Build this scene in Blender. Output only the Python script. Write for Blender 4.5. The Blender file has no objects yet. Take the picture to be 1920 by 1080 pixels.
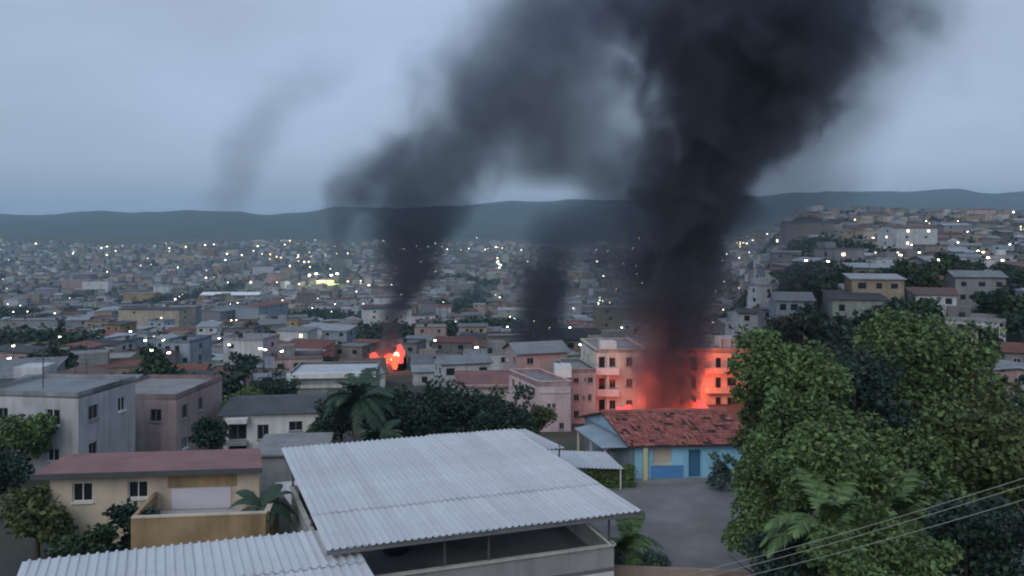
import bpy, bmesh, math, random
from mathutils import Vector, Matrix, noise
R = math.radians
sc = bpy.context.scene
# ------------------------------------------------------------------ camera
F, HY, CZ = 1500.0, 440.0, 18.0            # focal length and eye line in photograph pixels, eye height
cam = bpy.data.cameras.new('camera'); co = bpy.data.objects.new('camera', cam)
sc.collection.objects.link(co); sc.camera = co
cam.sensor_width = 36.0; cam.lens = 36.0 * F / 1920.0
cam.shift_y = -(540 - HY) / 1920.0
cam.clip_start = 0.5; cam.clip_end = 60000
co.location = (0, 0, CZ); co.rotation_euler = (R(90), 0, 0)

def N(t, k, **kw):
    n = t.nodes.new(k)
    for a, b in kw.items(): setattr(n, a, b)
    return n

# ------------------------------------------------------------------ overcast dusk sky
wd = bpy.data.worlds.new('World'); sc.world = wd; wd.use_nodes = True
nt = wd.node_tree; nt.nodes.clear()
wo = N(nt, 'ShaderNodeOutputWorld'); bg = N(nt, 'ShaderNodeBackground')
sky = N(nt, 'ShaderNodeTexSky', sky_type='NISHITA', sun_disc=False)
sky.sun_elevation = R(10); sky.sun_rotation = R(200); sky.dust_density = 2.0
wtc = N(nt, 'ShaderNodeTexCoord')
wmp = N(nt, 'ShaderNodeMapping'); wmp.inputs['Scale'].default_value = (1.0, 1.0, 3.2)
wnz = N(nt, 'ShaderNodeTexNoise'); wnz.inputs['Scale'].default_value = 2.1; wnz.inputs['Detail'].default_value = 5
wnz.inputs['Roughness'].default_value = .5
wcr = N(nt, 'ShaderNodeValToRGB')
wcr.color_ramp.elements[0].position = .30; wcr.color_ramp.elements[0].color = (3.9, 4.6, 5.9, 1)
wcr.color_ramp.elements[1].position = .72; wcr.color_ramp.elements[1].color = (5.0, 6.3, 8.8, 1)
nt.links.new(wtc.outputs['Generated'], wmp.inputs[0]); nt.links.new(wmp.outputs[0], wnz.inputs['Vector'])
nt.links.new(wnz.outputs[0], wcr.inputs[0])
wmx = N(nt, 'ShaderNodeMix', data_type='RGBA'); wmx.inputs[0].default_value = .8
nt.links.new(sky.outputs[0], wmx.inputs[6]); nt.links.new(wcr.outputs[0], wmx.inputs[7])
nt.links.new(wmx.outputs[2], bg.inputs[0]); bg.inputs[1].default_value = .113
nt.links.new(bg.outputs[0], wo.inputs[0])
# ------------------------------------------------------------------ weak sun through the cloud
sun = bpy.data.lights.new('sun', 'SUN'); sun.energy = 1.0; sun.angle = R(40); sun.color = (1, .95, .9)
so = bpy.data.objects.new('sun', sun); sc.collection.objects.link(so); so.rotation_euler = (R(55), 0, R(-20))
sc.view_settings.view_transform = 'Standard'; sc.view_settings.look = 'None'
sc.view_settings.exposure = 0; sc.view_settings.gamma = 1
sc.cycles.volume_step_rate = 1.0; sc.cycles.volume_max_steps = 256; sc.cycles.volume_bounces = 0
sc.cycles.max_bounces = 4; sc.cycles.sample_clamp_indirect = 4
sc.cycles.pixel_filter_type = 'BLACKMAN_HARRIS'; sc.cycles.filter_width = 2.0

# ------------------------------------------------------------------ helpers
def X(px, Y): return (px - 960) / F * Y
def Z(py, Y): return CZ - (py - HY) / F * Y
def W(px, py, Y): return Vector((X(px, Y), Y, Z(py, Y)))
def lerp(a, b, t): return a + (b - a) * t
def interp(tab, v):
    if v <= tab[0][0]: return tab[0][1]
    for (a, fa), (b, fb) in zip(tab, tab[1:]):
        if v <= b: return lerp(fa, fb, (v - a) / (b - a))
    return tab[-1][1]
def sstep(a, b, v):
    t = min(1, max(0, (v - a) / (b - a))); return t * t * (3 - 2 * t)

class MB:
    """collects faces for one mesh"""
    def __init__(s): s.v = []; s.f = []; s.m = []
    def add(s, vs, fs, m=0):
        n = len(s.v); s.v += [tuple(v) for v in vs]
        for f in fs: s.f.append(tuple(n + i for i in f)); s.m.append(m)
        return s
    def quad(s, a, b, c, d, m=0): return s.add((a, b, c, d), ((0, 1, 2, 3),), m)
    def box(s, c, d, m=0, rot=0.0, ux=None):
        cx, cy, cz = c; hx, hy, hz = d[0] / 2, d[1] / 2, d[2] / 2
        ca, sa = math.cos(rot), math.sin(rot); vs = []
        for z in (-hz, hz):
            for x, y in ((-hx, -hy), (hx, -hy), (hx, hy), (-hx, hy)):
                vs.append((cx + x * ca - y * sa, cy + x * sa + y * ca, cz + z))
        return s.add(vs, ((0, 3, 2, 1), (4, 5, 6, 7), (0, 1, 5, 4), (1, 2, 6, 5), (2, 3, 7, 6), (3, 0, 4, 7)), m)
    def prism(s, pts, z0, z1, m=0):
        n = len(pts)
        vs = [(p[0], p[1], z0) for p in pts] + [(p[0], p[1], z1) for p in pts]
        fs = [tuple(range(n))[::-1], tuple(range(n, 2 * n))] + [(i, (i + 1) % n, n + (i + 1) % n, n + i) for i in range(n)]
        return s.add(vs, fs, m)
    def bar(s, a, b, w, h=None, m=0):
        a, b = Vector(a), Vector(b); h = h or w; d = (b - a).normalized()
        u = d.cross(Vector((0, 0, 1)))
        u = Vector((1, 0, 0)) if u.length < 1e-4 else u.normalized()
        q = u.cross(d); vs = []
        for p in (a, b):
            for i, j in ((-1, -1), (1, -1), (1, 1), (-1, 1)): vs.append(p + u * (i * w / 2) + q * (j * h / 2))
        return s.add(vs, ((0, 1, 2, 3), (7, 6, 5, 4), (0, 4, 5, 1), (1, 5, 6, 2), (2, 6, 7, 3), (3, 7, 4, 0)), m)
    def tube(s, pts, rad, k=7, m=0):
        rings = []; vs = []; fs = []
        for i, p in enumerate(pts):
            p = Vector(p); d = (Vector(pts[min(i + 1, len(pts) - 1)]) - Vector(pts[max(i - 1, 0)])).normalized()
            u = d.cross(Vector((.3, .9, .1))).normalized(); q = d.cross(u)
            for j in range(k):
                a = 2 * math.pi * j / k; vs.append(p + (u * math.cos(a) + q * math.sin(a)) * rad[i])
        for i in range(len(pts) - 1):
            for j in range(k): fs.append((i * k + j, i * k + (j + 1) % k, (i + 1) * k + (j + 1) % k, (i + 1) * k + j))
        fs.append(tuple(range(k))[::-1]); fs.append(tuple(range((len(pts) - 1) * k, len(pts) * k)))
        return s.add(vs, fs, m)
    def mesh(s, name, mats, smooth=False):
        me = bpy.data.meshes.new(name); me.from_pydata(s.v, [], s.f); me.update()
        for a in (mats if isinstance(mats, (list, tuple)) else [mats]): me.materials.append(a)
        if any(s.m): me.polygons.foreach_set('material_index', s.m)
        if smooth: me.polygons.foreach_set('use_smooth', [True] * len(s.f))
        return me
    def build(s, name, mats, parent=None, loc=None, smooth=False): return link(name, s.mesh(name, mats, smooth), parent, loc)

COL = sc.collection
def link(name, data, parent=None, loc=None, rz=0.0):
    o = bpy.data.objects.new(name, data); COL.objects.link(o)
    if loc is not None: o.location = loc
    if rz: o.rotation_euler = (0, 0, rz)
    if parent is not None:
        o.parent = parent
    return o
def tag(o, label=None, cat=None, group=None, kind=None):
    if label: o['label'] = label
    if cat: o['category'] = cat
    if group: o['group'] = group
    if kind: o['kind'] = kind
    return o
def thing(name, label, cat, loc=(0, 0, 0), rz=0.0, group=None):
    o = link(name, None, None, loc, rz); o.empty_display_size = .3
    return tag(o, label, cat, group)

# ------------------------------------------------------------------ materials
MATS = {}
def rib_dirt(m, ang, amt=.34):
    """grime and rust washed along the ribs of a metal roof"""
    t = m.node_tree; L = t.links.new; b = t.nodes['Principled BSDF']; src = b.inputs['Base Color'].links[0].from_socket
    g = N(t, 'ShaderNodeNewGeometry'); mp = N(t, 'ShaderNodeMapping'); mp.inputs['Rotation'].default_value = (0, 0, -ang); L(g.outputs['Position'], mp.inputs[0])
    m2 = N(t, 'ShaderNodeMapping'); m2.inputs['Scale'].default_value = (.13, 2.3, .3); L(mp.outputs[0], m2.inputs[0])
    for sc_, lo, hi, col, am in ((1.0, .50, .74, (.30, .29, .28, 1), amt), (2.7, .60, .80, (.26, .17, .11, 1), amt * .8)):
        nz = N(t, 'ShaderNodeTexNoise'); nz.inputs['Scale'].default_value = sc_; nz.inputs['Detail'].default_value = 7; nz.inputs['Roughness'].default_value = .7; L(m2.outputs[0], nz.inputs['Vector'])
        mr = N(t, 'ShaderNodeMapRange'); mr.inputs[1].default_value = lo; mr.inputs[2].default_value = hi; mr.inputs[4].default_value = am; L(nz.outputs[0], mr.inputs[0])
        mx = N(t, 'ShaderNodeMix', data_type='RGBA'); mx.inputs[7].default_value = col; L(mr.outputs[0], mx.inputs[0]); L(src, mx.inputs[6]); src = mx.outputs[2]
    L(src, b.inputs['Base Color'])
def mat(name, col, rough=.8, var=.25, scale=.6, streak=0.0, bump=0.0, bscale=6.0, island=0.0, objrand=0.0, metal=0.0, spec=.3, attr=None):
    if name in MATS: return MATS[name]
    m = bpy.data.materials.new(name); m.use_nodes = True; t = m.node_tree; L = t.links.new
    b = t.nodes['Principled BSDF']; b.inputs['Roughness'].default_value = rough; b.inputs['Metallic'].default_value = metal
    b.inputs['Specular IOR Level'].default_value = spec
    tc = N(t, 'ShaderNodeTexCoord')
    def mulcol(src, fac_socket, lo, hi):
        mr = N(t, 'ShaderNodeMapRange'); mr.inputs[3].default_value = lo; mr.inputs[4].default_value = hi; L(fac_socket, mr.inputs[0])
        mx = N(t, 'ShaderNodeMix', data_type='RGBA', blend_type='MULTIPLY'); mx.inputs[0].default_value = 1
        L(src, mx.inputs[6]); L(mr.outputs[0], mx.inputs[7]); return mx.outputs[2]
    if attr:
        a = N(t, 'ShaderNodeVertexColor'); a.layer_name = attr; c = a.outputs[0]
    else:
        rgb = N(t, 'ShaderNodeRGB'); rgb.outputs[0].default_value = (*col, 1); c = rgb.outputs[0]
    if var:
        nz = N(t, 'ShaderNodeTexNoise'); nz.inputs['Scale'].default_value = scale; nz.inputs['Detail'].default_value = 6; nz.inputs['Roughness'].default_value = .65
        L(tc.outputs['Object'], nz.inputs['Vector']); mr = N(t, 'ShaderNodeMapRange')
        mr.inputs[1].default_value = .28; mr.inputs[2].default_value = .72; L(nz.outputs[0], mr.inputs[0])
        c = mulcol(c, mr.outputs[0], 1 - var, 1 + var * .5)
    if streak:
        mp = N(t, 'ShaderNodeMapping'); mp.inputs['Scale'].default_value = (.9, .9, .12); L(tc.outputs['Object'], mp.inputs[0])
        n2 = N(t, 'ShaderNodeTexNoise'); n2.inputs['Scale'].default_value = 1.6; n2.inputs['Detail'].default_value = 5; L(mp.outputs[0], n2.inputs['Vector'])
        mr = N(t, 'ShaderNodeMapRange'); mr.inputs[1].default_value = .3; mr.inputs[2].default_value = .56; L(n2.outputs[0], mr.inputs[0])
        c = mulcol(c, mr.outputs[0], 1 - streak * .8, 1.03)
    if island:
        g = N(t, 'ShaderNodeNewGeometry'); c = mulcol(c, g.outputs['Random Per Island'], 1 - island, 1 + island)
    if objrand:
        g = N(t, 'ShaderNodeObjectInfo'); c = mulcol(c, g.outputs['Random'], 1 - objrand, 1 + objrand)
    L(c, b.inputs['Base Color'])
    if bump:
        n3 = N(t, 'ShaderNodeTexNoise'); n3.inputs['Scale'].default_value = bscale; n3.inputs['Detail'].default_value = 4; L(tc.outputs['Object'], n3.inputs['Vector'])
        bp = N(t, 'ShaderNodeBump'); bp.inputs['Strength'].default_value = bump; bp.inputs['Distance'].default_value = .1
        L(n3.outputs[0], bp.inputs['Height']); L(bp.outputs[0], b.inputs['Normal'])
    MATS[name] = m; return m
def emit(name, col, s, sample=True):
    if name in MATS: return MATS[name]
    m = bpy.data.materials.new(name); m.use_nodes = True; t = m.node_tree; t.nodes.clear()
    e = N(t, 'ShaderNodeEmission'); e.inputs[0].default_value = (*col, 1); e.inputs[1].default_value = s
    o = N(t, 'ShaderNodeOutputMaterial'); t.links.new(e.outputs[0], o.inputs[0])
    if not sample: m.cycles.emission_sampling = 'NONE'
    MATS[name] = m; return m
zinc = mat('zinc_sheet', (.58, .60, .62), .62, .16, .35, 0, .0, objrand=.05, spec=.35); rib_dirt(zinc, math.atan2(-14.3, 6.05))
zinc_old = mat('zinc_weathered', (.52, .55, .58), .68, .22, .4, 0, objrand=.06, spec=.3); rib_dirt(zinc_old, math.atan2(-4.6, 2.6), .5)
white = mat('white_paint', (.70, .71, .70), .8, .16, .5, .2)
pale_cream = mat('pale_cream_paint', (.68, .62, .54), .85, .2, .5, .25)
cream = mat('cream_paint', (.55, .47, .36), .85, .2, .5, .25)
offwhite = mat('offwhite_plaster', (.56, .54, .50), .85, .22, .5, .25)
greyw = mat('grey_render', (.30, .31, .32), .9, .28, .5, .2)
ochre = mat('ochre_paint', (.35, .25, .14), .85, .35, .5, .35)
pink = mat('pink_paint', (.62, .47, .47), .85, .2, .4, .25)
blue = mat('blue_paint', (.30, .62, .80), .8, .2, .5, .15)
bluelt = mat('pale_blue_paint', (.36, .52, .62), .8, .22, .5, .15)
concrete = mat('concrete', (.27, .27, .27), .92, .3, .4, .15)
darkroof = mat('dark_roofing', (.085, .095, .105), .85, .35, .5)
maroon = mat('maroon_roofing', (.24, .13, .125), .85, .3, .5, objrand=.08)
rust = mat('rusty_zinc', (.22, .13, .10), .8, .4, .5, objrand=.12)
glass = mat('dark_glass', (.02, .025, .03), .12, 0, spec=.5)
frame_m = mat('window_frame', (.25, .25, .25), .6, .1)
steel = mat('dark_steel', (.08, .085, .09), .6, .2)
wood = mat('bark', (.10, .075, .055), .9, .35, 2.0, bump=.4)
asphalt = mat('asphalt', (.225, .222, .225), .93, .45, .22, bump=.15, bscale=20)
# ------------------------------------------------------------------ terrain
PROF = [(0, 10), (18, 6), (28, 0), (40, 0), (66, 0), (80, -3.4), (100, -6.6), (115, -8.2), (150, -11), (200, -15.5), (250, -20), (400, -34), (600, -46),
        (1000, -60), (1500, -44), (2000, -22), (2500, 1), (3000, 30), (3600, 60), (4300, 110)]
CREST = [(-4500, 110), (-1900, 165), (-1500, 150), (-1150, 178), (-700, 190), (-300, 196), (0, 215), (330, 236), (520, 240), (900, 225), (1500, 260), (2600, 300), (4500, 260)]
def ground(x, y):
    z = interp(PROF, y)
    s = sstep(.255, .37, x / max(y, 1))
    z += s * .1 * min(y, 1000) * sstep(90, 190, y) * (1 - .6 * sstep(1300, 2400, y))
    if y > 120: z += noise.noise((x * .006, y * .006, 3.1)) * min(5, (y - 120) * .02)
    if y > 1400: z += noise.noise((x * .0022, y * .0022, 8)) * 16 * sstep(1400, 2200, y)
    return z
def sheet(name, rows, cols, fn, m, kind='structure'):
    mb = MB(); vs = [fn(i, j) for i in range(rows + 1) for j in range(cols + 1)]
    fs = [(i * (cols + 1) + j, i * (cols + 1) + j + 1, (i + 1) * (cols + 1) + j + 1, (i + 1) * (cols + 1) + j) for i in range(rows) for j in range(cols)]
    o = mb.add(vs, fs).build(name, m, smooth=True); o['kind'] = kind; return o
earth = mat('town_ground', (.085, .087, .085), .95, .4, .02, bump=0)
def green_patches(m, col, sc_, lo, hi):
    t = m.node_tree; L = t.links.new; b = t.nodes['Principled BSDF']; src = b.inputs['Base Color'].links[0].from_socket
    tc = N(t, 'ShaderNodeTexCoord'); nz = N(t, 'ShaderNodeTexNoise'); nz.inputs['Scale'].default_value = sc_; nz.inputs['Detail'].default_value = 8; nz.inputs['Roughness'].default_value = .65; L(tc.outputs['Object'], nz.inputs['Vector'])
    mr = N(t, 'ShaderNodeMapRange'); mr.inputs[1].default_value = lo; mr.inputs[2].default_value = hi; L(nz.outputs[0], mr.inputs[0])
    mx = N(t, 'ShaderNodeMix', data_type='RGBA'); mx.inputs[7].default_value = (*col, 1); L(mr.outputs[0], mx.inputs[0]); L(src, mx.inputs[6]); L(mx.outputs[2], b.inputs['Base Color'])
green_patches(earth, (.050, .066, .032), .035, .42, .56)
green_patches(earth, (.13, .11, .085), .05, .60, .70)
rowsY = [2, 10, 18, 24, 28, 34, 40, 48, 56, 62, 66, 72, 80, 90, 100, 108, 115, 130, 150, 175] + [200 + 25 * i for i in range(33)] + [1030 + 50 * i for i in range(33)]
def tfn(i, j):
    y = rowsY[i]; x = lerp(-1.05, 1.05, j / 90) * (y + 60); return (x, y, ground(x, y) - .06)
sheet('terrain', len(rowsY) - 1, 90, tfn, earth)
hill_m = mat('hill_forest', (.030, .048, .036), .95, .75, .0035, bump=.0)
def hfn(i, j):
    t = i / 46; y = lerp(2380, 7000, t); x = lerp(-1.15, 1.15, j / 170) * y
    xc = x * 5000 / y; cr = interp(CREST, xc) + noise.noise((xc * .0045, 1.7, 0)) * 26 + noise.noise((xc * .018, 4, 0)) * 9 + noise.noise((xc * .07, 9, 0)) * 3
    a = sstep(2380, 5000, y) ** 1.15; z = lerp(-14, cr, a) * (1 - .75 * sstep(5000, 7000, y))
    z += (noise.noise((x * .0028, y * .0028, 5)) * 70 + noise.noise((x * .009, y * .009, 2)) * 14) * a * (1 - a) * 3
    return (x, y, z)
sheet('hills', 46, 170, hfn, hill_m)
# yard between the shed and the blue house
yd = MB(); yd.prism([(2.6, 38.0), (30, 33), (30, 58.6), (2, 58.6)], -.3, .03); tag(yd.build('yard', asphalt), kind='structure')

# ------------------------------------------------------------------ walls with openings
def wall_face(mb, p0, p1, z0, z1, ops=(), depth=.2, m=0):
    """outside face from p0 to p1 (seen from outside, p0 at the left); openings (u0, u1, za, zb) in metres get real reveals"""
    p0, p1 = Vector((*p0, 0)), Vector((*p1, 0)); L = (p1 - p0).length; d = (p1 - p0) / L; n = Vector((d.y, -d.x, 0))
    us = sorted({0, L, *[o[0] for o in ops], *[o[1] for o in ops]}); zs = sorted({z0, z1, *[o[2] for o in ops], *[o[3] for o in ops]})
    def q(u, z, k=0): v = p0 + d * u - n * k; return (v.x, v.y, z)
    for ua, ub in zip(us, us[1:]):
        for za, zb in zip(zs, zs[1:]):
            um, zm = (ua + ub) / 2, (za + zb) / 2
            if any(o[0] < um < o[1] and o[2] < zm < o[3] for o in ops): continue
            mb.quad(q(ua, za), q(ub, za), q(ub, zb), q(ua, zb), m)
    for a, b, za, zb in ops:
        mb.quad(q(a, za, depth), q(a, za), q(a, zb), q(a, zb, depth), m); mb.quad(q(b, za), q(b, za, depth), q(b, zb, depth), q(b, zb), m)
        mb.quad(q(a, zb), q(b, zb), q(b, zb, depth), q(a, zb, depth), m); mb.quad(q(a, za, depth), q(b, za, depth), q(b, za), q(a, za), m)
    return d, n
def window_part(parent, p0, p1, op, depth=.2, name='window', pane=None, fm=None, mull=1, sill=True):
    p0, p1 = Vector((*p0, 0)), Vector((*p1, 0)); d = (p1 - p0).normalized(); n = Vector((d.y, -d.x, 0)); a, b, za, zb = op
    def q(u, z, k): v = p0 + d * u - n * k; return Vector((v.x, v.y, z))
    mb = MB(); k = depth * .62; w = .07
    mb.bar(q(a, za + w / 2, k), q(b, za + w / 2, k), .06, w); mb.bar(q(a, zb - w / 2, k), q(b, zb - w / 2, k), .06, w)
    for u in [a + w / 2, b - w / 2] + [lerp(a, b, (i + 1) / (mull + 1)) for i in range(mull)]: mb.bar(q(u, za + w, k), q(u, zb - w, k), .055, .055)
    if sill: mb.bar(q(a - .06, za - .045, -.04), q(b + .06, za - .045, -.04), .16, .07)
    wo_ = mb.build(name, fm or frame_m, parent)
    e = MB()
    g = MB().quad(q(a, za, depth * .9), q(b, za, depth * .9), q(b, zb, depth * .9), q(a, zb, depth * .9)).build('pane', pane or glass, wo_)
    return wo_
def building(name, label, cat, pts, z0, z1, wm, rm, faces=None, parapet=.5, group=None, pane=None, slab=True, depth=.2, fm=None):
    """pts: front left, front right, back right, back left on plan; faces: {index: [openings]} for front 0, right 1, back 2, left 3"""
    faces = faces or {}; t = thing(name, label, cat, (0, 0, 0), 0, group)
    mb = MB(); n = len(pts)
    for i in range(n):
        ops = [o[:4] for o in faces.get(i, ())]
        wall_face(mb, pts[i], pts[(i + 1) % n], z0, z1 + parapet, ops, depth)
        wall_face(mb, pts[(i + 1) % n], pts[i], z1, z1 + parapet)
    mb.build('wall', wm, t)
    for i in faces:
        for o in faces[i]:
            nm = o[4] if len(o) > 4 else 'window'
            pm = o[5] if len(o) > 5 else pane
            window_part(t, pts[i], pts[(i + 1) % n], o[:4], depth, nm, pm, fm, 0 if nm == 'door' else 1, nm != 'door')
    if slab: MB().prism(pts, z1 - .12, z1 + .002).build('roof', rm, t)
    if parapet:
        cp = MB()
        for i in range(n):
            a, b = Vector((*pts[i], z1 + parapet + .04)), Vector((*pts[(i + 1) % n], z1 + parapet + .04)); cp.bar(a, b, .26, .08)
        cp.build('coping', wm, t)
    return t

# ------------------------------------------------------------------ corrugated roofs
def corr_mesh(name, u, v, nr, height, m):
    """one sheet: nr ribs across u, running along v"""
    mb = MB(); prof = []
    for i in range(nr):
        for a, h in ((0, 0), (.5, 0), (.6, 1), (.84, 1), (.94, 0)): prof.append(((i + a) / nr, h * height))
    prof.append((1.0, 0)); vs = []; K = 4
    for j in range(K + 1):
        for a, h in prof: p = Vector(u) * a + Vector(v) * (j / K); vs.append((p.x, p.y, p.z + h))
    n = len(prof); fs = [(j * n + i, (j + 1) * n + i, (j + 1) * n + i + 1, j * n + i + 1) for j in range(K) for i in range(n - 1)]
    return mb.add(vs, fs).mesh(name, m)
def corr_roof(t, A, U, V, cols, ribs, rows, height, m, rnd):
    """rows: (v0, v1, lift) along the slope; every sheet is its own part"""
    A, U, V = Vector(A), Vector(U), Vector(V)
    for v0, v1, lift in rows:
        me = corr_mesh('roof_sheet', U / cols, V * (v1 - v0), ribs, height, m)
        for c in range(cols):
            link('roof_sheet', me, t, A + U * (c / cols) + V * (v0 + rnd.uniform(-.0016, .0016)) + Vector((0, 0, lift + rnd.uniform(-.007, .007))))
rnd = random.Random(4)
# big metal roof over an open terrace
A, U, V = Vector((-13.75, 47.6, 5.28)), Vector((13.9, 4.72, 0)), Vector((6.05, -14.3, -.42))
sh = thing('covered_terrace', 'house terrace under a wide pale corrugated metal roof with dark open side', 'terrace', (0, 0, 0))
corr_roof(sh, A, U, V, 16, 3, [(0, .735, .02), (.72, 1.0, -.012)], .062, zinc, rnd)
u1, v1 = U.normalized(), Vector((V.x, V.y, 0)).normalized()
def S(a, b, z): p = A + U * a + V * b; return Vector((p.x, p.y, z))
ins = [(.035, .04), (.965, .04), (.925, .955), (.035, .955)]
pl = [S(a, b, 0) for a, b in ins]; pf = [(p.x, p.y) for p in (pl[3], pl[2], pl[1], pl[0])]
ZP = 3.12
mb = MB()
for i in range(4):
    wall_face(mb, pf[i], pf[(i + 1) % 4], -.2, ZP); wall_face(mb, pf[(i + 1) % 4], pf[i], 2.1, ZP)
mb.build('parapet_wall', white, sh)
MB().prism(pf, 1.9, 2.1).build('terrace_floor', concrete, sh)
cp = MB()
for i in range(4): cp.bar((*pf[i], ZP + .04), (*pf[(i + 1) % 4], ZP + .04), .24, .08)
cp.build('coping', offwhite, sh)
MB().bar(S(.0, .992, 4.72), S(1.0, .992, 4.72), .06, .26).build('fascia', mat('fascia_paint', (.17, .18, .19), .7, .25), sh)
for b in (.02, .2, .38, .56, .74, .9):
    zz = 5.19 - .42 * b; MB().bar(S(.01, b, zz), S(.99, b, zz), .08, .12).build('purlin', steel, sh)
for a, b in ((.04, .05), (.5, .05), (.955, .05), (.04, .95), (.36, .95), (.5, .95), (.91, .95), (.04, .5), (.95, .5)):
    MB().bar(S(a, b, 2.1), S(a, b, 5.1 - .42 * b), .1).build('post', steel, sh)
MB().bar(S(.915, .955, ZP + .05), S(.80, .93, 4.7), .09).build('brace', offwhite, sh)
# back room under the roof, shade painted into its dark plaster to darken the opening
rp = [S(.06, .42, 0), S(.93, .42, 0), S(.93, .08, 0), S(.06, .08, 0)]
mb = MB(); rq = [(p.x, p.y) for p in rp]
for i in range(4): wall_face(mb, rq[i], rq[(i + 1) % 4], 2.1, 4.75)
mb.build('back_room_wall', mat('shade_dark_plaster', (.09, .085, .085), .9, .3), sh)
# water tank and crate shapes standing inside are only a dark clutter in the opening
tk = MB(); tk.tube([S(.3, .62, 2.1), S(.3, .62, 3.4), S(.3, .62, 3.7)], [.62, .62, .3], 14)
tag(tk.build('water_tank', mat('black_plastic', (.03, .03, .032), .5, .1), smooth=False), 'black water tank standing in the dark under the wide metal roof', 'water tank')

# nearer metal roof, tucked under the corner of the big one
n2 = thing('metal_roof_house', 'low house under nearest pale corrugated metal roof with wide ribs', 'house')
tag(n2, 'low house under a wide-ribbed metal roof tucked below the big roof corner')
ZR = 4.4
r_ = Vector((-6.95, 35.35, ZR)); Vd = (Vector((-5.55, 32.2, 0)) - Vector((-6.95, 35.35, 0))).normalized()
Ud = Vector((.957, .29, 0)); A2 = r_ - Vd * 1.9 - Ud * 13.2
corr_roof(n2, A2, Ud * 13.2, Vd * 12 + Vector((0, 0, -.25)), 12, 3, [(0, .34, .018), (.325, 1, -.012)], .075, zinc, rnd)
mb = MB(); q4 = [A2 + Ud * a + Vd * b for a, b in ((.5, 11.4), (12.7, 11.4), (12.7, .4), (.5, .4))]; q4 = [(p.x, p.y) for p in q4]
for i in range(4): wall_face(mb, q4[i], q4[(i + 1) % 4], -.2, 4.0)
mb.build('wall', offwhite, n2)
MB().bar(A2 + Ud * .02 + Vd * 11.9 + Vector((0, 0, -.3)), A2 + Ud * 13.1 + Vd * 11.9 + Vector((0, 0, -.3)), .06, .22).build('fascia', steel, n2)

# small metal roof peeping out behind the big one
n3 = thing('lean_to', 'small pale metal lean-to roof behind the big corrugated roof', 'lean-to')
A3 = Vector((X(800, 55.5), 55.5, 4.1)); C3 = Vector((X(985, 58), 58, 3.9))
corr_roof(n3, A3, C3 - A3, Vector((2.6, -4.6, -.15)), 6, 4, [(0, 1, 0)], .05, zinc_old, rnd)
for a, b in ((.04, .05), (.96, .05), (.96, .95), (.04, .95)):
    p = A3 + (C3 - A3) * a + Vector((2.6, -4.6, -.15)) * b; MB().bar((p.x, p.y, -.1), (p.x, p.y, 3.9), .1).build('post', steel, n3)
n4 = thing('side_shelter', 'low pale shelter roof on posts between the metal roof and the hedge', 'shelter')
A4 = Vector((X(1000, 60.5), 60.5, 1.75)); U4 = Vector((5.4, -.7, 0)); V4 = Vector((.9, -3.6, -.25))
corr_roof(n4, A4, U4, V4, 5, 4, [(0, 1, 0)], .045, zinc_old, rnd)
for a, b in ((.04, .05), (.96, .05), (.96, .95), (.04, .95)):
    p = A4 + U4 * a + V4 * b; MB().bar((p.x, p.y, -.1), (p.x, p.y, 1.6), .09).build('post', white, n4)

# ------------------------------------------------------------------ ochre house with a terrace, at the roof's left
yh = thing('ochre_house', 'cream and ochre house with maroon flat roof and small walled terrace', 'house')
f0, f1, b1, b0 = (-26.0, 45.0), (-14.6, 46.2), (-15.9, 49.5), (-26.3, 48.2)
mb = MB(); wl = [f0, f1, b1, b0]
ops = [(1.2, 2.3, 2.9, 4.0), (4.2, 5.3, 3.0, 4.0)]
wall_face(mb, f0, f1, -.5, 4.5, ops)
for i in (1, 2, 3): wall_face(mb, wl[i], wl[(i + 1) % 4], -.5, 4.5)
mb.build('wall', cream, yh)
for k, o in enumerate(ops): window_part(yh, f0, f1, o, .2, 'window', None, white)
MB().prism([(-26.6, 44.2), (-14.2, 45.5), (-15.7, 49.9), (-27.0, 48.6)], 4.5, 4.68).build('roof', maroon, yh)
MB().bar((-26.6, 44.17, 4.6), (-14.2, 45.47, 4.6), .05, .3).build('fascia', steel, yh)
for a, b, za, zb, pm_, nm in ((6.4, 10.2, 3.55, 4.45, ochre, 'painted_band'), (6.6, 9.9, 2.3, 3.5, mat('lilac_white_door', (.55, .53, .58), .7, .12), 'garage_door'), (10.75, 11.2, 2.3, 3.2, ochre, 'painted_panel')):
    d_ = (Vector((*f1, 0)) - Vector((*f0, 0))).normalized(); n_ = Vector((d_.y, -d_.x, 0))
    p, q = Vector((*f0, 0)) + d_ * a + n_ * .02, Vector((*f0, 0)) + d_ * b + n_ * .02
    zm = Vector((0, 0, (za + zb) / 2)); MB().bar(p + zm, q + zm, .05, zb - za).build(nm, pm_, yh)
tp = [(-19.6, 41.26), (-12.9, 42.0), (-13.5, 46.1), (-20.2, 45.5)]
MB().prism(tp, -.5, 2.3).build('terrace_floor', mat('pale_tile', (.46, .44, .45), .7, .15), yh)
tw = MB(); tw.bar((-19.6, 41.26, 1.4), (-12.9, 42.0, 1.4), .2, 4.0); tw.bar((-19.6, 41.36, 1.4), (-20.2, 45.4, 1.4), .2, 4.0); tw.bar((-12.9, 42.1, 1.4), (-13.5, 46.0, 1.4), .2, 4.0)
tw.build('terrace_parapet', ochre, yh)
tw = MB(); tw.bar((-19.6, 41.26, 3.43), (-12.85, 42.0, 3.43), .3, .08); tw.bar((-12.9, 42.16, 3.432), (-13.5, 46.0, 3.432), .3, .08); tw.build('coping', cream, yh)
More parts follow.
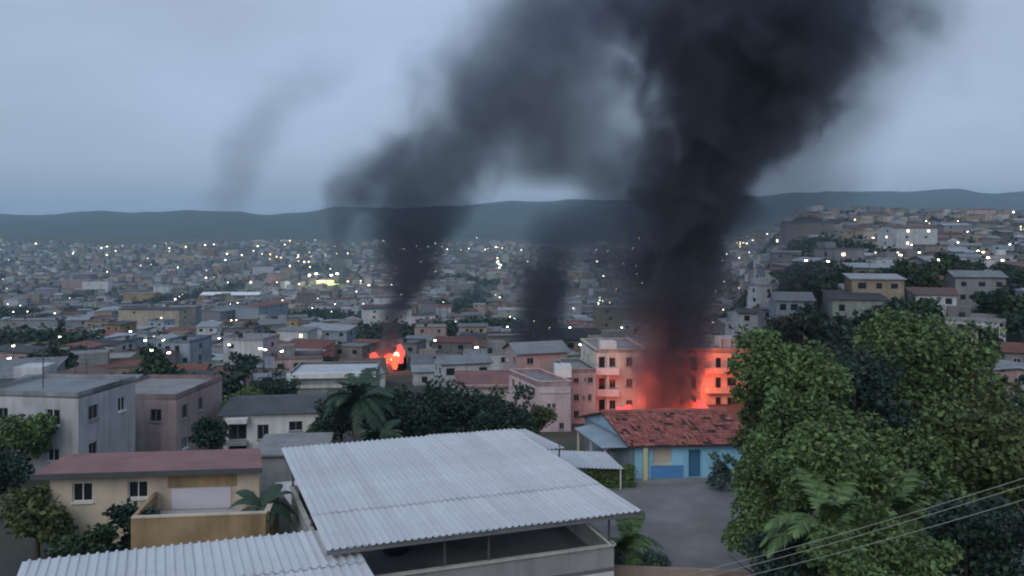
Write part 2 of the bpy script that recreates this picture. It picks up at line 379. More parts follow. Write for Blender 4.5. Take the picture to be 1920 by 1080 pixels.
# grey passage wall and scrap of awning between it and the big roof
pw = thing('grey_outbuilding', 'plain grey rendered outbuilding between the ochre house and the metal roof', 'outbuilding')
mb = MB(); pp = [(-17.4, 54.6), (-13.0, 55.3), (-13.7, 60.2), (-18.2, 59.6)]
for i in range(4): wall_face(mb, pp[i], pp[(i + 1) % 4], -.6, 2.9)
mb.build('wall', greyw, pw); MB().prism([(-17.7, 54.2), (-12.7, 55.0), (-13.5, 60.6), (-18.5, 60)], 2.9, 3.05).build('roof', concrete, pw)
aw = thing('canvas_awning', 'scrap of white canvas awning between the leafy plant and metal roof', 'awning')
mb = MB(); pa = [(-14.6, 49.2, 2.75), (-11.9, 49.6, 2.9), (-11.7, 47.2, 2.0), (-12.8, 47.0, 1.9)]
mb.add(pa + [(a, b, c - .05) for a, b, c in pa], ((0, 1, 2, 3), (7, 6, 5, 4), (0, 4, 5, 1), (1, 5, 6, 2), (2, 6, 7, 3), (3, 7, 4, 0)))
mb.build('canvas', white, aw)
for p in pa: MB().bar((p[0], p[1], -.1), (p[0], p[1], p[2] - .05), .06).build('pole', steel, aw)

# ------------------------------------------------------------------ white two-storey house at the edge of the trees
Yw = 75.0; wp = [(X(419, Yw), Yw), (X(606, Yw), Yw + 1.6), (X(600, Yw) - .6, Yw + 9), (X(416, Yw) - .8, Yw + 7.5)]
zt, zb_ = Z(778, Yw), -3.2
def opx(x0, x1, y0, y1, xa=419): return ((x0 - xa) / F * Yw, (x1 - xa) / F * Yw, Z(y1, Yw), Z(y0, Yw))
wh = building('white_house', 'white two storey house with dark sloping roof beside the palm', 'house', wp, zb_, zt, white, darkroof,
              {0: [opx(480, 501, 799, 827), opx(538, 563, 795, 813), opx(482, 505, 838, 852), opx(428, 461, 797, 826), opx(428, 461, 834, 856)], 3: [(2, 3.4, -.6, .7)]}, parapet=0.0)
MB().bar((X(424, 74.5), 74.5, Z(789, 74.5)), (X(463, 74.5), 74.7, Z(789, 74.5)), .9, .45).build('balcony_canopy', white, wh)
MB().bar((X(424, 74.4), 74.4, Z(831, 74.5)), (X(463, 74.4), 74.6, Z(831, 74.5)), .8, .3).build('balcony_slab', greyw, wh)
mb = MB(); e = .5
a0, a1 = (wp[0][0] - e, wp[0][1] - e, zt), (wp[1][0] + e, wp[1][1] - e, zt); r0, r1 = (wp[3][0], 79.5, zt + .75), (wp[2][0], 80.6, zt + .75)
c0, c1 = (wp[3][0] - e, wp[3][1] + 1.5, zt), (wp[2][0] + e, wp[2][1] + 1.5, zt)
mb.add([a0, a1, r1, r0, c0, c1], ((0, 1, 2, 3), (3, 2, 5, 4), (0, 3, 4), (1, 5, 2), (0, 4, 5, 1))); mb.build('hipped_roof', darkroof, wh)

# ------------------------------------------------------------------ white framed warehouse
Yh = 118.0; zt = Z(706, Yh); zb_ = ground(-25, Yh) - 1
hp = [(X(540, Yh), Yh), (X(700, Yh), Yh + 1.2), (X(700, Yh) - 1, Yh + 12), (X(540, Yh) - 1, Yh + 11)]
wa = building('warehouse', 'grey warehouse with white fascia and white corner column behind the palm', 'warehouse', hp, zb_, zt, mat('grey_green_wall', (.26, .28, .27), .9, .25, .4, .3), zinc_old,
              {0: [(4.2, 6.0, zb_ + 1.2, zb_ + 3.0), (8.0, 9.8, zb_ + 1.2, zb_ + 3.0)]}, parapet=.3)
MB().bar((X(538, Yh), Yh - .3, zt + .1), (X(702, Yh), Yh + .9, zt + .1), .5, .75).build('fascia', white, wa)
MB().bar((X(543, Yh), Yh - .25, zb_), (X(543, Yh), Yh - .25, zt - .28), .5).build('corner_column', white, wa)
MB().bar((X(548, Yh), Yh - .12, zt - 1.5), (X(640, Yh), Yh + .55, zt - 1.5), .2, .5).build('band', offwhite, wa)

# ------------------------------------------------------------------ pink corner building and its grey neighbour
zt = Z(716, 100); z0 = -7.5
pkp = [(X(1010, 100), 100), (X(1071, 100), 100.4), (X(1071, 100) - 3.7, 109.6), (X(1010, 100) - 3.75, 109)]
L3 = 9.7
pk = building('pink_building', 'pink corner building with flat grey roof and small windows beside dark trees', 'building', pkp, z0, zt - .5, pink, concrete,
              {0: [(1.05, 1.55, zt - 3.35, zt - 2.75), (1.7, 2.15, zt - 3.35, zt - 2.75), (2.6, 3.2, zt - 6, zt - 5.2)],
               3: [(1.0, 1.9, zt - 2.1, zt - 1.0), (3.2, 4.2, zt - 2.1, zt - 1.0), (5.4, 6.4, zt - 2.1, zt - 1.0), (7.6, 8.6, zt - 2.1, zt - 1.0),
                   (1.6, 2.9, zt - 4.6, zt - 3.5), (4.4, 5.6, zt - 4.6, zt - 3.5), (7.2, 8.4, zt - 4.6, zt - 3.5)]}, parapet=.5)
MB().box((X(1058, 103), 106.5, zt + .35), (2.2, 2.6, 1.5)).build('stair_head', white, pk)
MB().bar((X(1012, 100), 99.93, zt - 1.35), (X(1069, 100), 100.3, zt - 1.35), .1, .16).build('band', offwhite, pk)
gp = [(X(1072, 108), 108), (X(1118, 108), 108.3), (X(1118, 108) - 1.5, 117), (X(1072, 108) - 1.5, 116.6)]
zg = Z(698, 108)
building('grey_block', 'grey three storey block squeezed between the pink and the balconied buildings', 'building', gp, -9, zg, mat('mid_grey_paint', (.34, .345, .35), .9, .25, .5, .25), concrete,
         {0: [(.25, .95, zg - 1.5, zg - .8), (1.7, 2.0, zg - 1.3, zg - .8), (2.2, 2.9, zg - 1.5, zg - .7), (.25, 1.0, zg - 3.9, zg - 3.0), (1.5, 1.8, zg - 3.7, zg - 3.2), (2.2, 2.7, zg - 3.9, zg - 3.0), (.25, 1.0, zg - 6.3, zg - 5.2)]}, parapet=.4)

# ------------------------------------------------------------------ balconied apartment block, its far side in the smoke
Ya = 113.0; zt = Z(660, Ya); apx = 1118
ap = [(X(apx, Ya), Ya), (X(1212, Ya), Ya + .5), (X(1212, Ya) - .8, Ya + 12), (X(apx, Ya) - 1.2, Ya + 11.5)]
fo = []
for k in range(4):
    zf = zt - 3.02 * (k + 1)
    fo += [(.35, 1.25, zf + .35, zf + 2.35, 'door'), (1.9, 2.75, zf + .95, zf + 2.2), (4.3, 5.2, zf + .95, zf + 2.2)]
apt = building('apartment_block', 'cream four storey apartment block with stacked balconies beside the black smoke', 'building', ap, zt - 13, zt, pale_cream, concrete, {0: fo, 3: [(2, 3, zt - 2.3, zt - 1.1), (5, 6, zt - 2.3, zt - 1.1), (2, 3, zt - 5.3, zt - 4.1)]}, parapet=.35)
for k in range(4):
    zf = zt - 3.02 * (k + 1); bx0, bx1 = X(apx, Ya) - .15, X(apx, Ya) + 3.1
    b = MB().box(((bx0 + bx1) / 2, Ya - .68, zf + .1), (bx1 - bx0, 1.3, .18)).build('balcony', white, apt)
    mb = MB(); mb.box((bx0 + .05, Ya - .68, zf + .62), (.1, 1.3, .86)); mb.box((bx1 - .05, Ya - .68, zf + .62), (.1, 1.3, .86)); mb.box(((bx0 + bx1) / 2, Ya - 1.28, zf + .6), (bx1 - bx0 - .2, .1, .82))
    mb.build('balustrade', white, b)
    MB().box((X(apx, Ya) + 1.58, Ya - .7, zf + 1.6), (.22, .22, 2.8)).build('column', white, apt)
MB().box((X(1142, Ya), Ya + 1.8, zt + .75), (2.3, 2.6, 1.1)).build('stair_head', white, apt)

# ------------------------------------------------------------------ building lit by the fire
Yf = 128.0; zt = Z(660, Yf); fx = 1252
fp = [(X(fx, Yf), Yf + .8), (X(1424, Yf), Yf - 1.2), (X(1424, Yf) + 1.5, Yf + 10), (X(fx, Yf) + 1.5, Yf + 12)]
LF = (Vector(fp[1]) - Vector(fp[0])).length; fo = []
def fu(px): return (px - fx) / (1424 - fx) * LF
for k in range(4):
    zf = zt - 3.15 * (k + 1)
    for a, b, d in ((1268, 1284, 0), (1296, 1306, 1), (1341, 1351, 1), (1362, 1379, 0), (1396, 1410, 0)):
        fo.append((fu(a), fu(b), zf + (.25 if d else .95), zf + 2.3, 'door' if d else 'window'))
fb = building('fire_lit_building', 'cream four storey building glowing red orange from the fire beside it', 'building', fp, zt - 13.5, zt, cream, concrete, {0: fo, 1: [(2, 3.2, zt - 2.3, zt - 1.1), (5.5, 6.7, zt - 2.3, zt - 1.1)]}, parapet=.55)
for k in range(4):
    zf = zt - 3.15 * (k + 1); a, b2 = X(1318, Yf), X(1392, Yf)
    b = MB().box(((a + b2) / 2, Yf - .95, zf + .1), (b2 - a, 1.5, .2)).build('balcony', cream, fb)
    mb = MB(); mb.box(((a + b2) / 2, Yf - 1.64, zf + .55), (b2 - a, .1, .7)); mb.box((a + .05, Yf - .9, zf + .55), (.1, 1.36, .7)); mb.box((b2 - .05, Yf - .9, zf + .55), (.1, 1.36, .7)); mb.build('balustrade', cream, b)
for i, px in enumerate((1330, 1355, 1372)):
    MB().bar((X(px, Yf + 3), Yf + 3, zt), (X(px, Yf + 3), Yf + 3, zt + 1.3 + .3 * i), .12).build('roof_post', steel, fb)
MB().box((X(1385, Yf), Yf + 5, zt + 1.0), (4.2, 4, 1.6)).build('roof_room', offwhite, fb)

# ------------------------------------------------------------------ blue house with red tile roof
bh = thing('blue_house', 'bright blue house with weathered red tile roof and cream pillar', 'house')
B0, B1 = Vector((9.0, 58.6, 0)), Vector((17.6, 59.2, 0)); D = Vector((-2.9, 8.6, 0)); B2, B3 = B1 + D, B0 + D
ze, zr = 2.72, 4.05
mb = MB(); bops = [(1.35, 2.75, 1.15, 2.32), (4.0, 5.0, .06, 2.2)]
wall_face(mb, B0.xy, B1.xy, -.1, ze, bops, .25)
wall_face(mb, B1.xy, B2.xy, -.1, ze); wall_face(mb, B2.xy, B3.xy, -.1, ze)
mb.build('wall', blue, bh)
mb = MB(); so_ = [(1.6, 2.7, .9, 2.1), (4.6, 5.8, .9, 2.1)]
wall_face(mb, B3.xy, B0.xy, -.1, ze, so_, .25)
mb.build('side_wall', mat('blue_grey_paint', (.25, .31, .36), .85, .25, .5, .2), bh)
g0, g1, gm = Vector((B3.x, B3.y, ze)), Vector((B0.x, B0.y, ze)), (B0 + B3) / 2
mb = MB(); k = Vector((-.25, -.07, 0))
mb.add([g0 + k * .2, g1 + k * .2, Vector((gm.x, gm.y, zr)) + k * .2], ((0, 1, 2),)); mb.build('gable', bluelt, bh)
window_part(bh, B0.xy, B1.xy, bops[0], .25, 'window', mat('cream_shutter', (.52, .46, .37), .8, .12), offwhite, 0)
window_part(bh, B0.xy, B1.xy, bops[1], .25, 'door', mat('dark_blue_door', (.06, .17, .30), .6, .2), blue, 0, False)
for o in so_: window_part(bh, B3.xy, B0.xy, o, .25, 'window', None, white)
bd = (B1 - B0).normalized(); bn = Vector((bd.y, -bd.x, 0))
p = B0 + bd * .7 + bn * .3; MB().bar((p.x, p.y, .0), (p.x, p.y, ze - .1), .32).build('pillar', mat('cream_pillar', (.60, .55, .36), .8, .15), bh)
p, q = B0 + bn * .03 + bd * 1.2, B0 + bn * .03 + bd * 3.6
MB().bar(p + Vector((0, 0, .55)), q + Vector((0, 0, .55)), .05, 1.0).build('painted_panel', mat('deep_blue_paint', (.09, .27, .55), .75, .15), bh)
# roof deck and tiles
R0, R1 = gm + bd * -.55 + Vector((0, 0, zr)), (B1 + B2) / 2 + bd * .8 + Vector((0, 0, zr))
E0, E1 = B0 + bn * .5 - bd * .55 + Vector((0, 0, ze - .12)), B1 + bn * .5 + bd * .8 + Vector((0, 0, ze - .12))
K0, K1 = B3 - bn * .6 - bd * .55 + Vector((0, 0, ze - .15)), B2 - bn * .6 + bd * .8 + Vector((0, 0, ze - .15))
mb = MB(); dn = Vector((0, 0, -.1))
mb.add([E0, E1, R1, R0, K0, K1] + [v + dn for v in (E0, E1, R1, R0, K0, K1)], ((0, 1, 2, 3), (3, 2, 5, 4), (7, 6, 9, 8), (8, 9, 10, 11), (0, 6, 7, 1), (4, 5, 11, 10), (0, 3, 9, 6), (3, 4, 10, 9), (1, 7, 8, 2), (2, 8, 11, 5)))
deck = mb.build('roof', mat('dark_roof_batten', (.07, .045, .04), .9, .3), bh)
def tiles(a0, a1, t0, t1, nu, nv, rnd, miss):
    mb = MB(); up = Vector((0, 0, 1))
    for j in range(nv):
        for i in range(nu):
            cu, cv = i / nu, j / nv
            if noise.noise((i * .21, j * .5, 3.0)) > miss and rnd.random() < .72: continue
            def q(u, v, h):
                return a0.lerp(a1, u).lerp(t0.lerp(t1, u), v) + up * h
            w_ = .86 / nu; l = 1.12 / nv; h0 = .05 + rnd.uniform(0, .035); h1 = .015; tw = rnd.uniform(-.012, .012)
            vs = []
            for v, h in ((cv, h0), (min(cv + l, 1.0), h1)):
                for du, dh in ((0, 0), (.25, .05), (.5, .07), (.75, .05), (1, 0)): vs.append(q(cu + w_ * du + tw / nu * 8, v, h + dh))
            mb.add(vs, [(k, k + 1, k + 6, k + 5) for k in range(4)] + [(0, 5, 6, 1)][:0] + [(4, 3, 2, 1, 0)])
    return mb
tile_m = mat('clay_tile', (.33, .12, .105), .85, .3, 1.2, island=.35)
rt = random.Random(9)
o = tiles(E0, E1, R0, R1, 44, 13, rt, .22).build('roof_tiles', tile_m, bh); o['kind'] = 'stuff'
o = tiles(K1, K0, R1, R0, 44, 13, rt, .3).build('roof_tiles', tile_m, bh); o['kind'] = 'stuff'
MB().tube([R0 + Vector((0, 0, .06)), R1 + Vector((0, 0, .06))], [.14, .14], 8).build('ridge_cap', tile_m, bh)
# porch on the gable side
pm = B0.lerp(B3, .18) + Vector((-1.5, 0, 0)); pq = B0.lerp(B3, .75) + Vector((-1.4, .5, 0))
for p in (pm, pm.lerp(pq, .5), pq): MB().bar((p.x, p.y, 0), (p.x, p.y, 2.05), .16).build('porch_post', offwhite, bh)
mb = MB(); a, b, c, d = pm + Vector((-.3, -.3, 2.1)), B0 + Vector((-.05, 0, 2.5)), B0.lerp(B3, .8) + Vector((-.05, 0, 2.5)), pq + Vector((-.3, .3, 2.1))
mb.add([a, b, c, d] + [v + Vector((0, 0, -.08)) for v in (a, b, c, d)], ((0, 1, 2, 3), (7, 6, 5, 4), (0, 4, 5, 1), (1, 5, 6, 2), (2, 6, 7, 3), (3, 7, 4, 0)))
mb.build('porch_roof', mat('blue_grey_sheet', (.30, .38, .44), .6, .25), bh)
kb = MB(); kb.bar(B0 + bn * 1.0 - bd * .4 + Vector((0, 0, .07)), B1 + bn * 1.0 + bd * .5 + Vector((0, 0, .07)), .16, .14); kb.quad(*[tuple(v) for v in (B0 + bn * .93 - bd * .4 + Vector((0, 0, .12)), B1 + bn * .93 + bd * .5 + Vector((0, 0, .12)), B1 + bd * .5 + Vector((0, 0, .12)), B0 - bd * .4 + Vector((0, 0, .12)))])
tag(kb.build('kerb', concrete), kind='structure')
# low boundary wall along the bottom of the yard
lw = MB(); lw.bar((2.5, 41.6, .45), (17, 40.2, .45), .25, .9); lw = lw.build('boundary_wall', mat('pinkish_render', (.36, .27, .22), .9, .25, .6, .2))
tag(lw, 'low pinkish brown boundary wall along the near edge of the yard', 'wall')
# maroon hall behind the dark trees
hp = [(X(862, 112), 112), (X(955, 112), 112.4), (X(955, 112) - .5, 122), (X(862, 112) - .8, 121.5)]
mh = building('maroon_hall', 'low hall with a long faded maroon roof beside the pink building', 'hall', hp, -9, Z(722, 112), offwhite, concrete, {0: [(1, 2, -6, -4.8), (3.4, 4.4, -6, -4.8)]}, parapet=0, slab=False)
mb = MB(); zz = Z(726, 112)
pts_ = [(hp[0][0] - .5, 111.3, zz), (hp[1][0] + .4, 111.7, zz), (hp[2][0] + .2, 117.4, zz + 1.5), (hp[3][0] - .3, 117, zz + 1.5), (hp[2][0] + .2, 122.8, zz), (hp[3][0] - .3, 122.4, zz)]
mb.add(pts_, ((0, 1, 2, 3), (3, 2, 4, 5), (0, 3, 5), (1, 4, 2), (0, 5, 4, 1))); mb.build('gable_roof', maroon, mh)
# ------------------------------------------------------------------ vegetation
leaf_dark = mat('leaf_dark', (.026, .054, .038), .6, .3, .5, island=.55, spec=.25)
leaf_green = mat('leaf_green', (.098, .158, .055), .6, .35, .35, island=.6, spec=.25)
leaf_olive = mat('leaf_olive', (.078, .108, .036), .6, .35, .4, island=.5, spec=.25)
leaf_mid = mat('leaf_mid', (.040, .074, .034), .6, .35, .4, island=.5, spec=.25)
leaf_palm = mat('leaf_palm', (.034, .068, .04), .55, .3, .6, island=.4, spec=.3)
leaf_teal = mat('leaf_blue_green', (.07, .12, .10), .6, .3, .6, island=.5, spec=.25)
def leaves(mb, c, r, n, size, rnd, flat=.75, droop=.35):
    c = Vector(c)
    for _ in range(n):
        while True:
            p = Vector((rnd.uniform(-1, 1), rnd.uniform(-1, 1), rnd.uniform(-1, 1)))
            if p.length < 1: break
        if p.length > 1e-3: p = p.normalized() * (p.length ** .5)
        p = Vector((p.x * r, p.y * r, p.z * r * flat)) + c
        d = Vector((rnd.gauss(0, 1), rnd.gauss(0, 1), rnd.gauss(-droop, .6))).normalized(); s = size * rnd.uniform(.5, 1.6)
        q = d.cross(Vector((rnd.gauss(0, 1), rnd.gauss(0, 1), rnd.gauss(0, 1))))
        if q.length < 1e-3: continue
        q = q.normalized() * s * .34; k = d.cross(q).normalized() * s * .1
        mb.add([p, p + d * s * .5 + q + k, p + d * s, p + d * s * .5 - q + k], ((0, 1, 2), (0, 2, 3)))
def crown_mesh(name, rx, ry, rz, clumps, per, size, rnd, m, base=0.0, cl=(.22, .36)):
    mb = MB()
    lobes = [(Vector((0, 0, -.05)), .62)]
    for i in range(8):
        a = i * 2.4 + rnd.uniform(-.5, .5); l = rnd.uniform(.42, .72); lobes.append((Vector((math.cos(a) * l, math.sin(a) * l, rnd.uniform(-.55, .6))), rnd.uniform(.26, .46)))
    for i in range(clumps):
        c0, r0 = lobes[rnd.randrange(9)] if i > clumps // 7 else lobes[0]
        p = c0 + Vector((rnd.gauss(0, 1), rnd.gauss(0, 1), rnd.gauss(.15, .9))).normalized() * r0 * rnd.uniform(.6, 1.05); k = 1.0
        leaves(mb, (p.x * rx * k, p.y * ry * k, p.z * rz * k), rnd.uniform(*cl) * (rx + rz) / 2, per, size, rnd)
    return mb.mesh(name, m)
def trunk_mesh(name, h, r, limbs, spread_, rnd, m):
    mb = MB(); lean = rnd.uniform(-.04, .04) * h
    pts = [(lean * t * t, lean * .5 * t, h * t) for t in (0, .2, .45, .7, 1)]
    mb.tube(pts, [r * 1.25, r, r * .85, r * .6, r * .3], 8)
    for i in range(limbs):
        a = i * 2.4 + rnd.uniform(-.4, .4); t = rnd.uniform(.45, .85); b = Vector((lean * t * t, lean * .5 * t, h * t)); l = spread_ * rnd.uniform(.6, 1)
        e = b + Vector((math.cos(a) * l, math.sin(a) * l, l * rnd.uniform(.45, .9)))
        mb.tube([b, b.lerp(e, .5) + Vector((0, 0, -.06 * l)), e], [r * .5, r * .32, r * .12], 6)
    return mb.mesh(name, m, True)
def tree(name, label, loc, h, rx, ry, rz, clumps, per, size, m, rnd, trunk=.16, group=None, cz=None, cl=(.22, .36)):
    t = thing(name, label, 'tree', loc, rnd.uniform(0, 6), group); cz = cz if cz is not None else h - rz
    link('trunk', trunk_mesh('trunk', cz + rz * .35, trunk, 7, rx * .8, rnd, wood), t)
    link('crown', crown_mesh('crown', rx, ry, rz, clumps, per, size, rnd, m, loc[0], cl), t, (0, 0, cz))
    return t
def frond_mesh(name, L, leaflets, width, m, rnd, rise=.55, droop=1.0):
    mb = MB(); pts = []
    for i in range(9):
        t = i / 8; pts.append(Vector((L * t * (1 - .12 * t), 0, L * (rise * t - droop * t * t))))
    mb.tube(pts, [.035 * (1 - .85 * i / 8) for i in range(9)], 4)
    for i in range(leaflets):
        t = .1 + .9 * i / leaflets; k = min(7, int(t * 8)); p = pts[k].lerp(pts[k + 1], t * 8 - k); d = (pts[k + 1] - pts[k]).normalized()
        l = width * math.sin(math.pi * (.12 + .8 * t)) * rnd.uniform(.85, 1.1)
        for s in (-1, 1):
            e = p + Vector((d.x * l * .55, s * l * .85, d.z * l * .5 - l * rnd.uniform(.18, .45))); w_ = d * .055
            mid = p.lerp(e, .5) + Vector((0, 0, .06 * l))
            mb.add([p - w_, p + w_, mid + w_ * 1.3, e, mid - w_ * 1.3], ((0, 1, 2, 4), (4, 2, 3)))
    return mb.mesh(name, m)
def palm(name, label, loc, h, L, n, m, rnd, tr=.17, width=.75, group=None):
    t = thing(name, label, 'palm tree', loc, 0, group); lean = rnd.uniform(-.5, .5)
    mb = MB(); mb.tube([(lean * (i / 6) ** 2, 0, h * i / 6) for i in range(7)], [tr * (1.2 - .35 * i / 6) for i in range(7)], 8); mb.build('trunk', wood, t, smooth=True)
    ms = [frond_mesh('frond', L, 26, width, m, rnd, ri, dr) for ri, dr in ((.8, .75), (.55, .95), (.25, .95), (1.15, .6))]
    for i in range(n):
        o = link('frond', ms[i % 4], t, (lean, 0, h - .05)); o.rotation_euler = (rnd.uniform(-.12, .12), rnd.uniform(-.15, .1), i * 2.39996 + rnd.uniform(-.2, .2))
    return t
def broad_leaf_plant(name, label, loc, n, L, m, rnd, cat='plant', group=None):
    t = thing(name, label, cat, loc, 0, group); ms = []
    for k in range(3):
        mb = MB(); vs = []; K = 7
        for i in range(K + 1):
            u = i / K; x = L * u * (1 - .25 * u); z = L * ((.95 - .25 * k) * u - (.75 + .1 * k) * u * u); w_ = L * .17 * math.sin(math.pi * min(1, .06 + .94 * u)) + .02
            vs += [(x, -w_, z - w_ * .25), (x, 0, z), (x, w_, z - w_ * .25)]
        mb.add(vs, [(i * 3 + j, i * 3 + j + 1, i * 3 + j + 4, i * 3 + j + 3) for i in range(K) for j in (0, 1)]); ms.append(mb.mesh('leaf', m, True))
    MB().tube([(0, 0, 0), (.05, 0, L * .45)], [.11, .07], 7).build('stem', mat('plant_stem', (.06, .08, .03), .8, .2), t)
    for i in range(n):
        o = link('leaf', ms[i % 3], t, (0.03, 0, L * .4)); o.rotation_euler = (rnd.uniform(-.2, .2), rnd.uniform(-.3, .2), i * 2.39996 + rnd.uniform(-.25, .25))
    return t
rv = random.Random(21)
GT = 'dark trees behind the metal roof'
def at(px, Y): x = X(px, Y); return (x, Y, ground(x, Y) - .1)
tree('broadleaf_tree', 'dark round tree directly behind the small metal lean-to roof', at(800, 70), 6.0, 3.6, 3.2, 2.5, 60, 90, .30, leaf_dark, rv, group=GT)
tree('broadleaf_tree', 'widest dark tree in the middle of the clump behind the metal roof', at(868, 73), 6.4, 4.2, 3.6, 2.7, 70, 90, .30, leaf_dark, rv, group=GT)
tree('broadleaf_tree', 'dark tree whose crown touches the pink building', at(960, 70), 5.6, 3.0, 2.8, 2.3, 56, 90, .28, leaf_dark, rv, group=GT)
tree('broadleaf_tree', 'dark green tree filling the gap beside the palm', at(742, 68), 5.1, 2.8, 2.6, 2.3, 46, 90, .28, leaf_dark, rv, group=GT)
tree('broadleaf_tree', 'low olive brown tree at the foot of the pink building', at(1000, 74), 4.4, 1.9, 1.9, 2.0, 36, 80, .25, leaf_olive, rv, group=GT)
palm('palm_tree', 'tall feathery palm between the white house and the dark trees', at(664, 64), 5.0, 3.3, 30, leaf_palm, rv)
palm('palm_tree', 'short palm with pale fronds right behind the metal roof edge', at(722, 61), 2.6, 2.2, 18, leaf_palm, rv, .12, .5)
tree('broadleaf_tree', 'dark tree wrapped around the tall feathery palm', at(640, 69), 5.6, 2.7, 2.5, 2.4, 56, 90, .26, leaf_dark, rv, group=GT)
tree('broadleaf_tree', 'dark tree standing between the tall and the short palm', at(705, 73), 6.2, 2.6, 2.5, 2.4, 50, 90, .26, leaf_dark, rv, group=GT)
tree('shrub', 'olive shrub against the side of the white house', at(608, 70), 3.3, 1.5, 1.4, 1.5, 24, 80, .22, leaf_olive, rv, .08)
tree('broadleaf_tree', 'dark tree between the white house and the framed warehouse', at(515, 108), 7.6, 3.2, 3, 3.4, 46, 80, .34, leaf_dark, rv)
tree('broadleaf_tree', 'broad green tree behind the white house roof', at(462, 100), 5.4, 3.4, 3, 2.4, 46, 80, .34, leaf_green, rv)
broad_leaf_plant('banana_plant', 'banana plant with arching leaves beside the ochre terrace', (-13.6, 43.4, 2.3), 11, 2.3, leaf_palm, rv)
# plants in the yard by the terrace
palm('garden_palm', 'bushy garden palm under the corner of the metal roof', (6.3, 43.2, 0), 1.1, 2.3, 22, leaf_green, rv, .12, .55)
tree('shrub', 'rounded blue green shrub in front of the garden palm', (5.2, 42.2, 0), 1.7, 1.0, .9, .9, 26, 70, .16, leaf_teal, rv, .05)
tree('shrub', 'small pale shrub beside the low boundary wall', (7.6, 42.0, 0), 1.5, .9, .8, .8, 22, 70, .16, leaf_teal, rv, .05)
# clipped hedge
hd = MB(); rh = random.Random(3)
for i in range(2600):
    u, v, w_ = rh.random(), rh.random(), rh.random(); f = rh.randrange(3)
    if f == 0: w_ = 1
    elif f == 1: v = 0
    p = (5.4 + 3.3 * u, 56.7 + 1.1 * v + .12 * u, .05 + 1.35 * w_); leaves(hd, p, .12, 1, .16, rh)
hd.box((7.05, 57.3, .62), (3.2, 1.0, 1.24), 0)
tag(hd.build('hedge', leaf_green), 'square clipped green hedge in front of the blue house porch', 'hedge')
tree('shrub', 'bluish shrub against the blue house wall at the yard end', (X(1348, 57), 56.6, 0), 2.6, .85, .8, 1.2, 24, 70, .2, leaf_teal, rv, .06)
# big trees on the right
GR = 'leafy trees closing the view beside the yard'
def big(px, py, Y, rx, rz, n, per, size, m, lab, tr=.25):
    c = W(px, py, Y); zb = ground(c.x, Y) - .1
    tree('leafy_tree', lab, (c.x, Y, zb), 0, rx, rx * .9, rz, n, per, size, m, rv, tr, GR, c.z - zb, (.16, .28))
big(1490, 700, 42, 3.1, 3.0, 130, 110, .24, leaf_green, 'tall green tree with its crown in front of the fire lit building')
big(1440, 835, 44, 1.9, 2.4, 80, 90, .22, leaf_olive, 'olive tree overlapping the end of the red tile roof', .16)
big(1478, 905, 38, 2.6, 2.2, 110, 110, .20, leaf_green, 'bushy green tree at the end of the grey yard', .18)
big(1600, 760, 46, 4.2, 4.4, 150, 110, .27, leaf_dark, 'large dark tree standing behind the tall green one')
big(1760, 720, 52, 5.0, 4.6, 150, 110, .30, leaf_green, 'wide green tree farthest from the yard along the slope')
big(1880, 860, 40, 3.6, 4.2, 110, 110, .28, leaf_olive, 'olive brown tree at the end of the leafy row')
big(1440, 760, 45, 2.0, 2.4, 80, 100, .22, leaf_olive, 'olive tree standing against the fire lit building', .16)
big(1500, 800, 40, 2.6, 3.0, 110, 110, .22, leaf_green, 'full green tree in the middle of the leafy row')
big(1425, 985, 36, 1.9, 1.9, 76, 100, .17, leaf_green, 'low bushy tree at the near corner of the yard', .1)
big(1560, 900, 34, 3.0, 2.6, 110, 110, .22, leaf_green, 'broad green tree under the overhead wires', .18)
big(1700, 880, 40, 3.4, 3.4, 110, 110, .24, leaf_green, 'full green tree behind the palm below the dark one', .2)
big(1480, 1060, 31, 1.9, 1.5, 70, 100, .17, leaf_dark, 'dark bush below the feathery palms', .1)
big(1640, 1050, 28, 2.4, 1.8, 80, 100, .18, leaf_green, 'green bush below the overhead wires', .1)
big(1820, 1020, 30, 2.8, 2.4, 80, 110, .2, leaf_dark, 'dark bush at the end of the leafy row', .1)
for px, py, Y, h, lab in ((1530, 985, 30, 6.2, 'feathery palm crossed by the overhead wires'), (1680, 960, 34, 6.4, 'feathery palm below the large dark tree')):
    c = W(px, py, Y); zb = ground(c.x, Y) - .1; palm('palm_tree', lab, (c.x, Y, zb), c.z - zb, 2.7, 26, leaf_green, rv, .15, .62, GR)
# overhead wires
for k, (ya, yb) in enumerate(((1045, 998), (1062, 1012), (1085, 1040))):
    a, b = Vector((.75, 28, 4.9 - k * .22)), W(2010, yb - 130, 23); mb = MB()
    mb.tube([a.lerp(b, i / 10) + Vector((0, 0, -.28 * math.sin(math.pi * i / 10))) for i in range(11)], [.009] * 11, 5)
    tag(mb.build('overhead_wire', mat('grey_wire', (.30, .32, .30), .6, 0)), ['topmost of three overhead wires crossing the palms', 'middle overhead wire of three crossing the palms', 'lowest of three overhead wires crossing the palms'][k], 'wire', 'wires over the palms')
q_ = W(2010, 880, 23)
for x, y, zt, zb, lab in ((.75, 28.0, 5.2, 0, 'short utility pole holding the low end of the overhead wires'), (q_.x, 23.0, q_.z + .5, 2.0, 'tall utility pole holding the high end of the overhead wires')):
    t = thing('utility_pole', lab, 'utility pole', (x, y, zb - .5), 0, 'poles of the overhead wires')
    MB().tube([(0, .12, 0), (0, .12, zt - zb + .5)], [.14, .1], 8).build('pole', wood, t); MB().bar((0, -.15, zt - zb + .2), (0, .4, zt - zb + .2), .1).build('bracket', steel, t)
